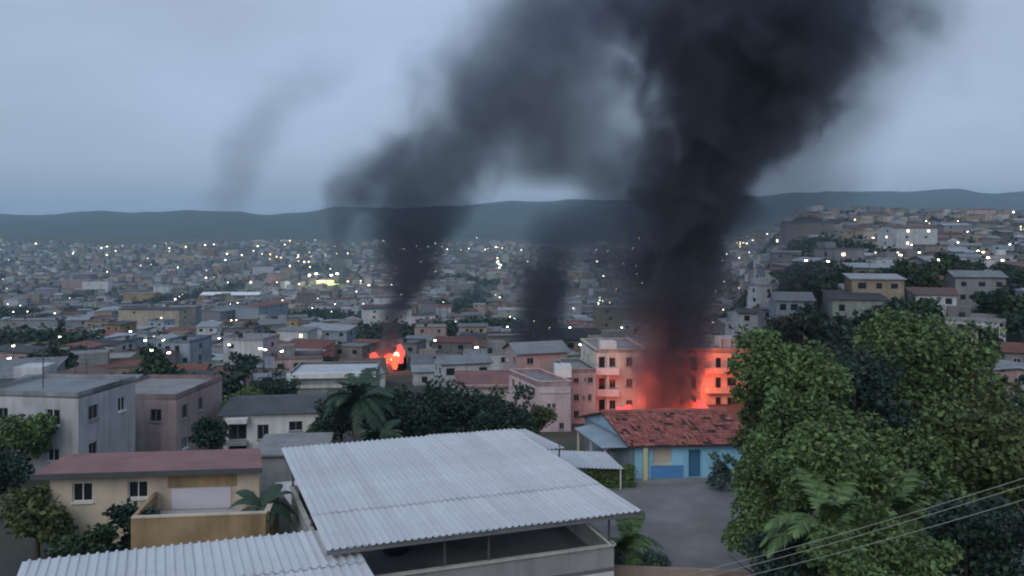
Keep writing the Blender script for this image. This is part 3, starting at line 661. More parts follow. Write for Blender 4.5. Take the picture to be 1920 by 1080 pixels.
for px, Y, h, rx, m, lab in ((40, 58, 5.5, 2.4, leaf_green, 'green tree past the far end of the ochre house'), (-20, 50, 6, 2.6, leaf_dark, 'dark tree at the far corner of the ochre terrace'), (130, 66, 4.6, 2.0, leaf_olive, 'olive tree behind the ochre house roof'), (255, 43, 3.6, 1.7, leaf_dark, 'dark bushy tree at the outer end of the ochre terrace'), (160, 41, 3.0, 1.5, leaf_mid, 'low green tree below the small windows of the ochre house'), (70, 44, 4.2, 2.0, leaf_olive, 'olive tree at the outer corner of the ochre house'), (395, 64, 3.6, 1.5, leaf_dark, 'small dark tree between the ochre house and white house')):
    x = X(px, Y); tree('broadleaf_tree', lab, (x, Y, ground(x, Y) - .1), h, rx, rx * .9, h * .38, 46, 90, .26, m, rv, .14)
# ------------------------------------------------------------------ the valley town
rt = random.Random(77)
RES = [(X(520, 118) - 4, X(720, 118) + 3, 98, 134), (X(850, 112) - 3, X(1230, 113) + 2, 92, 130), (X(1230, 128) - 2, X(1440, 128) + 3, 100, 142),
       (-32, -16, 66, 92), (-25, 40, 60, 86), (X(672, 190) - 2, X(768, 190) + 2, 166, 212), (X(1010, 178) - 8, X(1010, 178) + 8, 166, 192),
       (X(575, 1130) - 4, X(650, 1130) + 4, 1085, 1165), (X(600, 330) - 7, X(640, 330) + 7, 316, 340), (X(380, 880), X(490, 880) + 5, 865, 905)]
WALLC = [('white', (.62, .64, .66)), ('cream', (.52, .46, .37)), ('grey', (.30, .31, .33)), ('pink', (.50, .38, .37)), ('tan', (.40, .33, .25)), ('pale green', (.38, .44, .38)), ('pale blue', (.36, .43, .50)), ('bare block', (.27, .26, .255)), ('ochre', (.42, .31, .17))]
WALLW = [22, 12, 22, 7, 8, 5, 5, 15, 4]
ROOFC = [('pale zinc', (.42, .45, .48)), ('weathered zinc', (.27, .29, .31)), ('rusty zinc', (.19, .12, .10)), ('red tile', (.24, .10, .075)), ('dark', (.075, .08, .09))]
ROOFW = [22, 30, 16, 12, 14]
spots = []
d = 60.0
while d < 2350:
    step = 13.5 + d * .010; x = -.80 * d + rt.uniform(0, 10)
    while x < .80 * d:
        y = d + rt.uniform(-.28, .28) * step + 6 * math.sin(x * .02 + d * .05); w_ = rt.uniform(7, 12.5)
        sl = (x + w_ / 2) / y
        ok = not any(a < x + w_ / 2 < b and c < y < e for a, b, c, e in RES) and (y > 112 or sl < -.385) and not (y < 96 and sl > -.42) and not (y < 150 and sl > .3 and sl < .5) and rt.random() > (.10 + .25 * sstep(1800, 2700, d))
        if noise.noise((x * .012, y * .006, 11)) > .27: ok = False          # pockets of trees
        if ok and d > 330 and rt.random() < .07: w_, bigb = rt.uniform(16, 34), True
        else: bigb = False
        if ok: spots.append((x + w_ / 2, y, w_, rt.uniform(10, 16), rt.choice((1, 2, 3, 4, 5)))) if bigb else spots.append((x + w_ / 2, y, w_, rt.uniform(6.5, 10.5), 1 if y < 168 and -.21 < (x + w_ / 2) / y < -.12 else rt.choices((1, 2, 3), (46, 42, 12))[0]))
        x += w_ + rt.uniform(1.0, 5.5) + (6 if rt.random() < .14 else 0) + d * .0022
    d += step
def inframe(x, y): return abs(x / y * F) < 985
vis = [s for s in spots if inframe(s[0], s[1])]
vis.sort(key=lambda s: s[1] - 25 * (s[4] - 1)); near = vis[:300]; nset = set(id(s) for s in near)
far = [s for s in spots if id(s) not in nset]
wmat = {n: mat('town_wall_' + n.replace(' ', '_'), tuple(q * .8 for q in c), .9, .28, .3, .3, objrand=.12) for n, c in WALLC}
rmat = {n: mat('town_roof_' + n.replace(' ', '_'), tuple(q * .75 for q in c), .8, .35, .3, objrand=.18) for n, c in ROOFC}
win_me = MB().box((0, 0, 0), (1.0, .1, 1.0)).mesh('window', glass)
lit_me = MB().box((0, 0, 0), (1.0, .1, 1.0)).mesh('window', emit('lit_window', (1, .82, .55), 2.6, False))
door_me = MB().box((0, 0, 0), (1.0, .12, 1.0)).mesh('door', steel)
tank_me = MB().tube([(0, 0, 0), (0, 0, 1.1), (0, 0, 1.3)], [.55, .55, .3], 10).mesh('roof_tank', mat('tank_black', (.03, .03, .035), .5, .1))
LM = [(430, 130, 'dark-roofed house'), (620, 130, 'framed warehouse'), (715, 200, 'burning house'), (905, 125, 'maroon hall'), (1012, 120, 'pink building'), (1140, 120, 'balconied block'), (1370, 135, 'fire lit building'),
      (1012, 230, 'pale smoke'), (620, 330, 'lamplit gateway'), (440, 300, 'white-roofed warehouse'), (850, 320, 'tilting smoke'), (1280, 320, 'main smoke'), (1560, 160, 'tall leafy trees'), (1780, 180, 'wide tree'), (200, 70, 'ochre house'), (300, 150, 'ochre terrace'), (60, 120, 'near metal roof'), (1850, 300, 'olive brown tree'), (1455, 150, 'salmon house'), (1660, 130, 'dark leafy tree'), (1660, 230, 'hillside houses'), (1860, 140, 'end of leafy row'), (1500, 300, 'hillside lamps')]
STO = {1: 'single storey', 2: 'two storey', 3: 'three storey', 4: 'four storey', 5: 'five storey'}
def rel_(q): return 'beside' if q < 1.0 else 'just behind' if q < 1.2 else 'close behind' if q < 1.45 else 'behind' if q < 1.75 else 'well behind' if q < 2.2 else 'far behind'
def house_label(wn, rn, flat, st, x, y):
    px = 960 + x / y * F
    lm = min(LM, key=lambda q: abs(q[0] - px) + abs(math.log(q[1] / y)) * 90)
    rel = rel_(y / lm[1]) + ' the'
    return f"{wn} {STO[st]} house, {'flat' if flat else rn} roof, {rel} {lm[2]}"
ORD = ['', 'second', 'third', 'fourth', 'fifth', 'sixth', 'seventh', 'eighth', 'ninth', 'tenth', 'eleventh', 'twelfth', 'thirteenth', 'fourteenth', 'fifteenth', 'sixteenth', 'seventeenth', 'eighteenth', 'nineteenth', 'twentieth']
seen = {}
def make_house(s):
    x, y, w_, l, st = s; wn, wc = rt.choices(WALLC, WALLW)[0]; rn, rc = rt.choices(ROOFC, ROOFW)[0]; flat = rt.random() < (.42 if st > 1 else .22)
    z = ground(x, y); h = st * 2.8 + rt.uniform(-.1, .4); rz = noise.noise((x * .01, y * .01, 2)) * .7 + rt.choice((0, 0, 0, math.pi / 2)) + rt.uniform(-.06, .06)
    lab = house_label(wn, rn, flat, st, x, y); k = seen.get(lab, 0); seen[lab] = k + 1
    if k: lab += f", {ORD[min(k, 19)]} such"
    t = thing('town_house', lab, 'house', (x, y, z - .8), rz, 'houses of the valley town')
    b = .8
    mb = MB()
    cs = [(-w_ / 2, -l / 2), (w_ / 2, -l / 2), (w_ / 2, l / 2), (-w_ / 2, l / 2)]
    par = rt.uniform(.3, .7) if flat else 0
    fl = sorted(range(4), key=lambda i: -math.cos(rz + (0, math.pi / 2, math.pi, -math.pi / 2)[i])); det = {}
    if y < 135:
        for n_, i in enumerate(fl[:2]):
            L = (w_, l)[i % 2]; per = 3 if L > 9 else 2
            det[i] = [(L * (k + .5) / per - rt.uniform(.42, .62), L * (k + .5) / per + rt.uniform(.42, .62), b + f_ * 2.8 + rt.uniform(.95, 1.1), b + f_ * 2.8 + rt.uniform(2.0, 2.2)) for f_ in range(st) for k in range(per) if rt.random() > .15]
    for i in range(4):
        wall_face(mb, cs[i], cs[(i + 1) % 4], -1.5, b + h + par, det.get(i, ()), .16)
        if par: wall_face(mb, cs[(i + 1) % 4], cs[i], b + h, b + h + par)
    mb.build('wall', wmat[wn], t); e = .45; zt = b + h
    if flat:
        MB().prism(cs, zt - .15, zt).build('roof', concrete if rt.random() < .6 else rmat[rn], t)
        if rt.random() < .6: link('roof_tank', tank_me, t, (rt.uniform(-.3, .3) * w_, rt.uniform(-.3, .3) * l, zt))
        if rt.random() < .3: MB().box((rt.choice((-.28, .28)) * w_, .2 * l, zt + 1.1), (w_ * .36, l * .4, 2.2)).build('roof_room', wmat[rt.choice(('white', 'grey', 'bare block'))], t)
    else:
        rise = rt.uniform(.5, 1.5); mono = rt.random() < .45; mb = MB(); th = Vector((0, 0, -.12))
        a, b_, c, d_ = [Vector((p[0] * (1 + 2 * e / w_), p[1] * (1 + 2 * e / l), zt)) for p in cs]
        if mono:
            c.z += rise; d_.z += rise; v = [a, b_, c, d_]
            mb.add(v + [q + th for q in v], ((0, 1, 2, 3), (7, 6, 5, 4), (0, 4, 5, 1), (1, 5, 6, 2), (2, 6, 7, 3), (3, 7, 4, 0)))
            mb.add([(cs[1][0], cs[1][1], zt - .1), (cs[2][0], cs[2][1], zt - .1), (cs[2][0], cs[2][1], zt + rise * .93)], ((0, 1, 2),), 1)
            mb.add([(cs[0][0], cs[0][1], zt - .1), (cs[3][0], cs[3][1], zt - .1), (cs[3][0], cs[3][1], zt + rise * .93)], ((2, 1, 0),), 1)
            mb.quad((cs[2][0], cs[2][1], zt - .1), (cs[3][0], cs[3][1], zt - .1), (cs[3][0], cs[3][1], zt + rise * .93), (cs[2][0], cs[2][1], zt + rise * .93), 1)
        else:
            r0, r1 = (a + d_) / 2, (b_ + c) / 2; r0.z = r1.z = zt + rise; v = [a, b_, r1, r0, c, d_]
            mb.add(v, ((0, 1, 2, 3), (3, 2, 4, 5))); mb.add([q + th for q in v], ((3, 2, 1, 0), (5, 4, 2, 3)))
            mb.add([(cs[1][0], cs[1][1], zt), (cs[2][0], cs[2][1], zt), (cs[1][0], 0, zt + rise * .9)], ((0, 1, 2),), 1); mb.add([(cs[0][0], cs[0][1], zt), (cs[3][0], cs[3][1], zt), (cs[0][0], 0, zt + rise * .9)], ((2, 1, 0),), 1)
        mb.build('roof', [rmat[rn], wmat[wn]], t)
    if y < 260 and rt.random() < .5:
        an = MB(); ax, ay = rt.uniform(-.35, .35) * w_, rt.uniform(-.3, .3) * l; an.bar((ax, ay, zt), (ax, ay, zt + 3.2), .06)
        for q in (2.3, 2.7, 3.1): an.bar((ax - .6, ay, zt + q), (ax + .6, ay, zt + q), .04)
        an.build('aerial', steel, t)
    # windows on the two walls turned to the viewer
    for i in det:
        for o_ in det[i]: window_part(t, cs[i], cs[(i + 1) % 4], o_, .16, 'window', None, rt.choice((frame_m, white)), 1)
    if det: return t
    nwin = 0; lit = y > 230 and rt.random() < .14
    for i in fl[:2]:
        p0, p1 = Vector((*cs[i], 0)), Vector((*cs[(i + 1) % 4], 0)); L = (p1 - p0).length; dd = (p1 - p0) / L; ang = math.atan2(dd.y, dd.x); nn = Vector((dd.y, -dd.x, 0))
        per = 2 if y > 200 else 3
        if i != fl[0]: per = 1 if y > 180 else 2
        for f_ in range(st):
            for k in range(per):
                if rt.random() < .12: continue
                u = L * (k + .5 + rt.uniform(-.1, .1)) / per; p = p0 + dd * u - nn * .02
                if f_ == 0 and k == per - 1 and i == fl[0]:
                    o = link('door', door_me, t, (p.x, p.y, b + 1.05), ang); o.scale = (.95, 1, 2.1); continue
                isl = lit and rt.random() < .5
                o = link('window', lit_me if isl else win_me, t, (p.x, p.y, b + f_ * 2.8 + 1.55), ang); o.scale = (rt.uniform(1.0, 1.5), 1, rt.uniform(.95, 1.25)); nwin += 1
    return t
for s in near: make_house(s)
# the rest of the town, too small to tell apart
fm = MB(); cols = []
def fcol(c, k): cols.extend([(c[0] * k, c[1] * k, c[2] * k, 1)] * 1)
facec = []
lights = []
for x, y, w_, l, st in far:
    z = ground(x, y); h = st * 2.8; a = noise.noise((x * .008, y * .008, 2)) * .8 + rt.choice((0, 0, math.pi / 2)); ca, sa = math.cos(a), math.sin(a)
    k = rt.uniform(.45, .85); wc = rt.choices(WALLC, WALLW)[0][1]; rc = rt.choices(ROOFC, ROOFW)[0][1]; rise = rt.choice((0, .6, 1.2, 1.5))
    def q(u, v, zz): return (x + u * ca - v * sa, y + u * sa + v * ca, zz)
    hw, hl = w_ / 2, l / 2; n0 = len(fm.f)
    fm.add([q(-hw, -hl, z - 3), q(hw, -hl, z - 3), q(hw, hl, z - 3), q(-hw, hl, z - 3), q(-hw, -hl, z + h), q(hw, -hl, z + h), q(hw, hl, z + h), q(-hw, hl, z + h)], ((0, 1, 5, 4), (1, 2, 6, 5), (2, 3, 7, 6), (3, 0, 4, 7)))
    facec += [tuple(c * k for c in wc)] * 4
    if rise == 0: fm.quad(q(-hw, -hl, z + h - .01), q(hw, -hl, z + h - .01), q(hw, hl, z + h - .01), q(-hw, hl, z + h - .01)); facec.append((.27 * k, .27 * k, .28 * k))
    else:
        e = .5; fm.add([q(-hw - e, -hl - e, z + h), q(hw + e, -hl - e, z + h), q(hw + e, 0, z + h + rise), q(-hw - e, 0, z + h + rise), q(hw + e, hl + e, z + h), q(-hw - e, hl + e, z + h)], ((0, 1, 2, 3), (3, 2, 4, 5), (0, 3, 5), (1, 4, 2)))
        facec += [tuple(c * k for c in rc)] * 2 + [tuple(c * k for c in wc)] * 2
    if y < 1100:                                     # dark openings on the near wall
        for f_ in range(st):
            for u in ((-.25, .25) if w_ > 9 else (0.02,)):
                if rt.random() < .25: continue
                c0 = u * w_; fm.quad(q(c0 - .6, -hl - .05, z + f_ * 2.8 + .9), q(c0 + .6, -hl - .05, z + f_ * 2.8 + .9), q(c0 + .6, -hl - .05, z + f_ * 2.8 + 2.1), q(c0 - .6, -hl - .05, z + f_ * 2.8 + 2.1)); facec.append((.03, .03, .035))
fme = fm.mesh('distant_houses', mat('distant_house_paint', (1, 1, 1), .9, .2, .05, attr='paint'))
ca_ = fme.color_attributes.new('paint', 'FLOAT_COLOR', 'CORNER'); buf = []
for p, c in zip(fme.polygons, facec): buf += [c[0], c[1], c[2], 1.0] * p.loop_total
ca_.data.foreach_set('color', buf)
tag(link('distant_houses', fme), 'mass of small houses covering the far side of the valley', 'houses', kind='stuff')
# town trees
tv = [crown_mesh('crown', 3.2, 3.0, 2.6, 26, 34, .75, rv, leaf_dark, i * 3.1) for i in range(3)] + [crown_mesh('crown', 3.0, 3.2, 2.4, 26, 34, .75, rv, leaf_mid, 5 + i) for i in range(2)]
tt = trunk_mesh('trunk', 4.2, .2, 5, 2, rv, wood)
cand = []
for _ in range(13000):
    y = 110 + 1900 * rt.random() ** 1.6; x = rt.uniform(-.66, .66) * y
    g = noise.noise((x * .012, y * .006, 11))
    if any(a - 2 < x < b + 2 and c - 2 < y < e + 2 for a, b, c, e in RES): continue
    if -.14 < x / y < .06 and y < 160: continue
    if g > .2 or rt.random() < .05 or (y < 200 and x / y > .28 and rt.random() < .35): cand.append((x, y))
grid = {}
for s in spots: grid.setdefault((int(s[0] // 14), int(s[1] // 14)), []).append(s)
def free(x, y, r):
    for i in (-1, 0, 1):
        for j in (-1, 0, 1):
            for s in grid.get((int(x // 14) + i, int(y // 14) + j), ()):
                if math.hypot(s[0] - x, s[1] - y) < r: return False
    return True
cand = [c for c in cand if free(c[0], c[1], 7.0) and not (c[1] < 118 and c[0] / c[1] > .2)]
cand.sort(key=lambda c: c[1]); tseen = {}
for i, (x, y) in enumerate(cand[:130]):
    px = 960 + x / y * F; lm = min(LM, key=lambda q: abs(q[0] - px) + abs(math.log(q[1] / y)) * 90); vi = rt.randrange(5)
    lab = f"{'dark' if vi < 3 else 'mid green'} round tree among houses {rel_(y / lm[1])} the {lm[2]}"
    k = tseen.get(lab, 0); tseen[lab] = k + 1
    if k: lab += f", {ORD[min(k, 19)]} such"
    t = thing('town_tree', lab, 'tree', (x, y, ground(x, y) - .3), rt.uniform(0, 6), 'trees among the town houses'); s = rt.uniform(.75, 1.3)
    t.scale = (s, s, s * rt.uniform(.85, 1.15)); link('trunk', tt, t); link('crown', tv[vi], t, (0, 0, 4.6))
dt = MB()
for _ in range(60):                                  # brush on the slope beside the houses
    y = rt.uniform(48, 170); x = y * rt.uniform(.66, .86); z = ground(x, y); s = rt.uniform(.8, 1.3)
    for _ in range(6): leaves(dt, (x + rt.uniform(-2, 2) * s, y + rt.uniform(-2, 2) * s, z + rt.uniform(.5, 5) * s), 1.8 * s, 40, .8, rt)
for x, y in cand[130:1900]:
    z = ground(x, y); s = rt.uniform(.8, 1.4)
    for _ in range(5): leaves(dt, (x + rt.uniform(-2, 2) * s, y + rt.uniform(-2, 2) * s, z + rt.uniform(2.5, 6) * s), 2.0 * s, 12, 1.7, rt)
tag(dt.build('distant_trees', leaf_dark), 'far dark trees scattered through the town and up the slopes', 'trees', kind='stuff')
# ------------------------------------------------------------------ lights of the town
lamp_w = emit('lamp_white', (1.0, .93, .78), 26, False); lamp_y = emit('lamp_yellow', (1.0, .80, .45), 30, False)
pole_me = MB().tube([(0, 0, 0), (0, 0, 4.5), (0, 0, 7.2)], [.11, .085, .06], 7).mesh('pole', steel)
arm_me = MB().tube([(0, 0, 7.15), (0, -.5, 7.5), (0, -1.3, 7.62)], [.05, .045, .04], 6).mesh('arm', steel)
head_me = {}
for nm, lm_ in (('white', lamp_w), ('yellow', lamp_y)):
    mb = MB(); mb.box((0, -1.5, 7.66), (.36, .8, .12), 1); mb.box((0, -1.5, 7.52), (.42, .62, .22)); head_me[nm] = mb.mesh('lamp_head', [lm_, steel])
lc = []
for _ in range(1500):
    y = 120 + 620 * rt.random() ** 1.1; x = rt.uniform(-.63, .63) * y
    if free(x, y, 6.0) and not any(a < x < b and c < y < e for a, b, c, e in RES) and not (y < 160 and x / y > .28): lc.append((x, y))
lc = lc[:120]; lc.sort(key=lambda c: c[1]); ls = {}
def lamp(x, y, nm, lab=None):
    px = 960 + x / y * F; q_ = min(LM, key=lambda q: abs(q[0] - px) + abs(math.log(q[1] / y)) * 90)
    if lab is None:
        lab = f"lit {nm} street lamp {rel_(y / q_[1])} the {q_[2]}"
        k = ls.get(lab, 0); ls[lab] = k + 1
        if k: lab += f", {ORD[min(k, 19)]} such"
    t = thing('street_lamp', lab, 'street lamp', (x, y, ground(x, y) - .1), rt.uniform(-.5, .5), 'lit street lamps of the town')
    link('pole', pole_me, t); link('arm', arm_me, t); link('lamp_head', head_me[nm], t)
for x, y in lc: lamp(x, y, 'white' if rt.random() < .66 else 'yellow')
dl = MB()
chain = []                                           # lamps strung along streets
for _ in range(34):
    y0 = 480 + 1700 * rt.random(); x0 = rt.uniform(-.62, .62) * y0; an = rt.uniform(-.5, .5) + rt.choice((0, 0, 1.2, -1.2)); q = rt.randint(5, 13)
    for i in range(q):
        xx, yy = x0 + math.cos(an) * 34 * i, y0 + math.sin(an) * 34 * i
        if yy > 430 and abs(xx / yy) < .66: chain.append((xx + rt.uniform(-3, 3), yy + rt.uniform(-3, 3)))
rt.shuffle(chain)
n = 0
while n < 430:
    y = 560 + 2000 * rt.random() ** .9; x = rt.uniform(-.68, .68) * y; den = .5 + .9 * noise.noise((x * .004, y * .004, 21)) + .35 * sstep(.27, .34, x / y)
    if rt.random() > den: continue
    if n % 3: x, y = chain[n % len(chain)]
    z = ground(x, y) + rt.uniform(3.5, 9); s = .25 + y * .00080 * rt.uniform(.5, 1.4) ** 1.5; n += 1
    dl.add([(x - s, y, z), (x + s, y, z), (x, y - s, z), (x, y + s, z), (x, y, z + s * .8), (x, y, z - s * .8)], ((0, 2, 4), (2, 1, 4), (1, 3, 4), (3, 0, 4), (2, 0, 5), (1, 2, 5), (3, 1, 5), (0, 3, 5)), rt.choices((0, 1, 2), (5, 5, 1))[0])
tag(dl.build('distant_lights', [emit('far_white', (1, .94, .82), 6, False), emit('far_yellow', (1, .80, .46), 5, False), emit('far_greenish', (.85, 1, .7), 7, False)]), 'countless tiny lit lamps across the far town and hillside', 'lights', kind='stuff')
# floodlit ground far away, under the thin far smoke column
fy = 1125; fx_ = X(607, fy); gz = ground(fx_, fy)
fl = thing('floodlit_pitch', 'yellow green floodlit pitch with light masts below the far thin smoke', 'sports pitch', (fx_, fy, gz + 1.0))
MB().box((0, 0, 0), (34, 44, 2.4)).build('pitch', mat('pitch_turf', (.28, .32, .16), .9, .2, .1), fl)
MB().box((-4, 24.5, 2.5), (26, .5, 7)).build('back_wall', mat('pitch_wall', (.40, .41, .28), .9, .2, .1), fl)
for i, (a, b) in enumerate(((-15, -20), (15, -20), (-15, 18), (15, 18))):
    m_ = MB().tube([(a, b, 0), (a, b, 15)], [.25, .15], 7).build('light_mast', steel, fl); MB().box((a, b, 15.5), (2.6, .6, 1.3)).build('floodlight', emit('flood', (1, 1, .75), 30, False), m_)
    pl_ = bpy.data.lights.new('floodlight_lamp', 'POINT'); pl_.energy = 24000; pl_.color = (1, 1, .72); pl_.shadow_soft_size = 1.2
    lo = bpy.data.objects.new('floodlight_lamp', pl_); COL.objects.link(lo); lo.parent = fl; lo.location = (a * .8, b * .8, 13.6)
# lamplit gateway
gy = 328; gxx = X(620, gy); gz = ground(gxx, gy)
gw = thing('lamplit_gateway', 'cream gateway with two lit globe lamps in the middle of town', 'gateway', (gxx, gy, gz - .3))
for s in (-1, 1):
    pi_ = MB().box((s * 3.2, 0, 2.6), (1.3, 1.3, 5.2)).build('gate_pillar', cream, gw)
    MB().tube([(s * 3.2, -.2, 5.2), (s * 3.2, -.2, 5.5), (s * 3.2, -.2, 6.0), (s * 3.2, -.2, 6.4)], [.25, .55, .55, .2], 10).build('globe_lamp', emit('globe_glow', (1, .9, .65), 9), pi_)
MB().box((0, .05, 4.7), (5.1, .8, .8)).build('lintel', cream, gw)
# long white warehouse roof
wy = 880; wx = X(436, wy); gz = ground(wx, wy)
ww = thing('far_warehouse', 'long low far warehouse with a bright white roof', 'warehouse', (wx, wy, gz - 1)); ww.name = 'white_roof_warehouse'
MB().box((0, 0, 4), (62, 22, 8)).build('wall', offwhite, ww)
MB().add([(-32, -12, 8), (32, -12, 8), (32, 0, 10.5), (-32, 0, 10.5), (32, 12, 8), (-32, 12, 8)], ((0, 1, 2, 3), (3, 2, 4, 5), (0, 3, 5), (1, 4, 2))).build('roof', mat('white_sheet', (.78, .8, .8), .6, .1), ww)
# small salmon house above the leafy trees
building('salmon_house', 'salmon house with a yellow side wall above the leafy trees', 'house', [(X(1442, 190), 190), (X(1466, 190), 190.3), (X(1466, 190), 197), (X(1442, 190), 197)], Z(640, 190), Z(597, 190), mat('salmon_paint', (.62, .30, .24), .85, .2, .4), concrete, {0: [(1.0, 1.9, Z(608, 190), Z(602, 190))]}, parapet=.3)
building('yellow_house', 'ochre yellow annex beside the salmon house above the leafy trees', 'house', [(X(1467, 190), 190.5), (X(1496, 190), 191), (X(1496, 190), 197), (X(1467, 190), 197)], Z(640, 190), Z(602, 190), ochre, concrete, {0: [(1.0, 2.1, Z(612, 190), Z(606, 190))]}, parapet=.2)
# ------------------------------------------------------------------ fires
def flame_mesh(h, r, rnd, m):
    mb = MB(); pts = []; rad = []; a = rnd.uniform(0, 6)
    for i in range(13):
        t = i / 12; pts.append((math.sin(a + t * 5) * r * .5 * t, math.cos(a + t * 4.2) * r * .4 * t, h * t)); rad.append(r * max(.03, math.sqrt(max(0, 1 - (2.1 * t - .8) ** 2 / 1.7))) * rnd.uniform(.85, 1.15) if t < .97 else r * .03)
    mb.tube(pts, rad, 10)
    mb.v = [tuple(Vector(v) + noise.noise_vector(Vector(v) * 1.1 + Vector((a * 3, 0, 0))) * r * .55 * min(1, v[2])) for v in mb.v]
    return mb.mesh('flame', m, True)
fire_hot = emit('flame_orange', (1, .10, .045), 2.8); fire_red = emit('flame_red', (1, .07, .06), 2.4); fire_pink = emit('flame_pale', (1, .42, .26), 4.5)
def fire(label, c, tongues, power, rnd, col=(1, .13, .06), lamps=()):
    t = thing('fire', label, 'fire', c, 0, 'fires burning in the town')
    for x, y, z, h, r, m in tongues: link('flame', flame_mesh(h, r, rnd, m), t, (x, y, z), rnd.uniform(0, 6))
    for x, y, z, e, s in lamps:
        l = bpy.data.lights.new('fire_glow', 'POINT'); l.energy = e; l.color = col; l.shadow_soft_size = s
        o = link('fire_glow', l, t, (x, y, z))
    return t
rf = random.Random(5)
Y2 = 200; c = W(716, 690, Y2)
burn = thing('burning_house', 'burning house with red flames at the foot of the tilting black smoke', 'house', (c.x, Y2 + 3, c.z - 1.2))
mb = MB(); cs = [(-5, -2.2), (5, -2.2), (5, 6), (-5, 6)]
for i in range(4): wall_face(mb, cs[i], cs[(i + 1) % 4], -3, 2.2, [(1.5, 3.0, .6, 1.9), (6.2, 7.6, .2, 2.1)] if i == 0 else [], .3); wall_face(mb, cs[(i + 1) % 4], cs[i], -.5, 2.2)
mb.build('wall', mat('sooty_wall', (.20, .15, .14), .95, .4, .4, .3), burn); MB().prism(cs, -.4, -.3).build('floor', darkroof, burn)
tg = []
for i in range(26):
    px = rf.uniform(-4.6, 3.8); tg.append((px, rf.uniform(-1.6, 2.5), rf.uniform(-.5, .9), rf.uniform(1.4, 3.4), rf.uniform(.6, 1.15), (fire_red, fire_hot, fire_red, fire_pink, fire_red, fire_hot)[i % 6]))
tg += [(3.0, -.6, .5, 3.6, .9, fire_pink), (3.8, .5, 1.0, 5.2, .8, fire_red), (4.4, .6, 1.4, 4.6, .6, fire_red)]
fire('red and orange flames above the burning house at the tilting smoke', (c.x, Y2 + 3, c.z - .6), tg, 0, rf, lamps=((-.5, -3.4, 3.0, 700, .8), (2.5, -3.2, 3.2, 700, .8)))
c1 = W(1290, 770, 110)
tg = [(rf.uniform(-4, 3.5), rf.uniform(-1.5, 2), rf.uniform(-.5, 0), rf.uniform(2.4, 4.2), rf.uniform(.7, 1.1), (fire_red, fire_hot)[i % 2]) for i in range(8)]
fire('fierce fire hidden in the black main smoke behind the blue house', (c1.x, 110, c1.z - 2.2), tg, 0, rf, lamps=((3.8, 13.5, 3.2, 2600, .7), (3.2, 13.0, 8.6, 1700, .7), (-2.8, 1.0, 3.0, 800, .8), (-3.4, -7.4, 2.0, 1700, .8), (.6, -8.0, 3.4, 1100, .8)))
c2 = W(1172, 780, 104)
fire('small red fire at the foot of the balconied apartment block', (c2.x, 104, c2.z - .4), [(-.6, 0, 0, 1.4, .5, fire_red), (.4, .2, 0, 1.8, .6, fire_red), (1.2, 0, 0, 1.2, .45, fire_hot)], 0, rf, lamps=((2.0, -.2, 2.2, 450, .6), (3.2, .6, 5.0, 450, .8)))

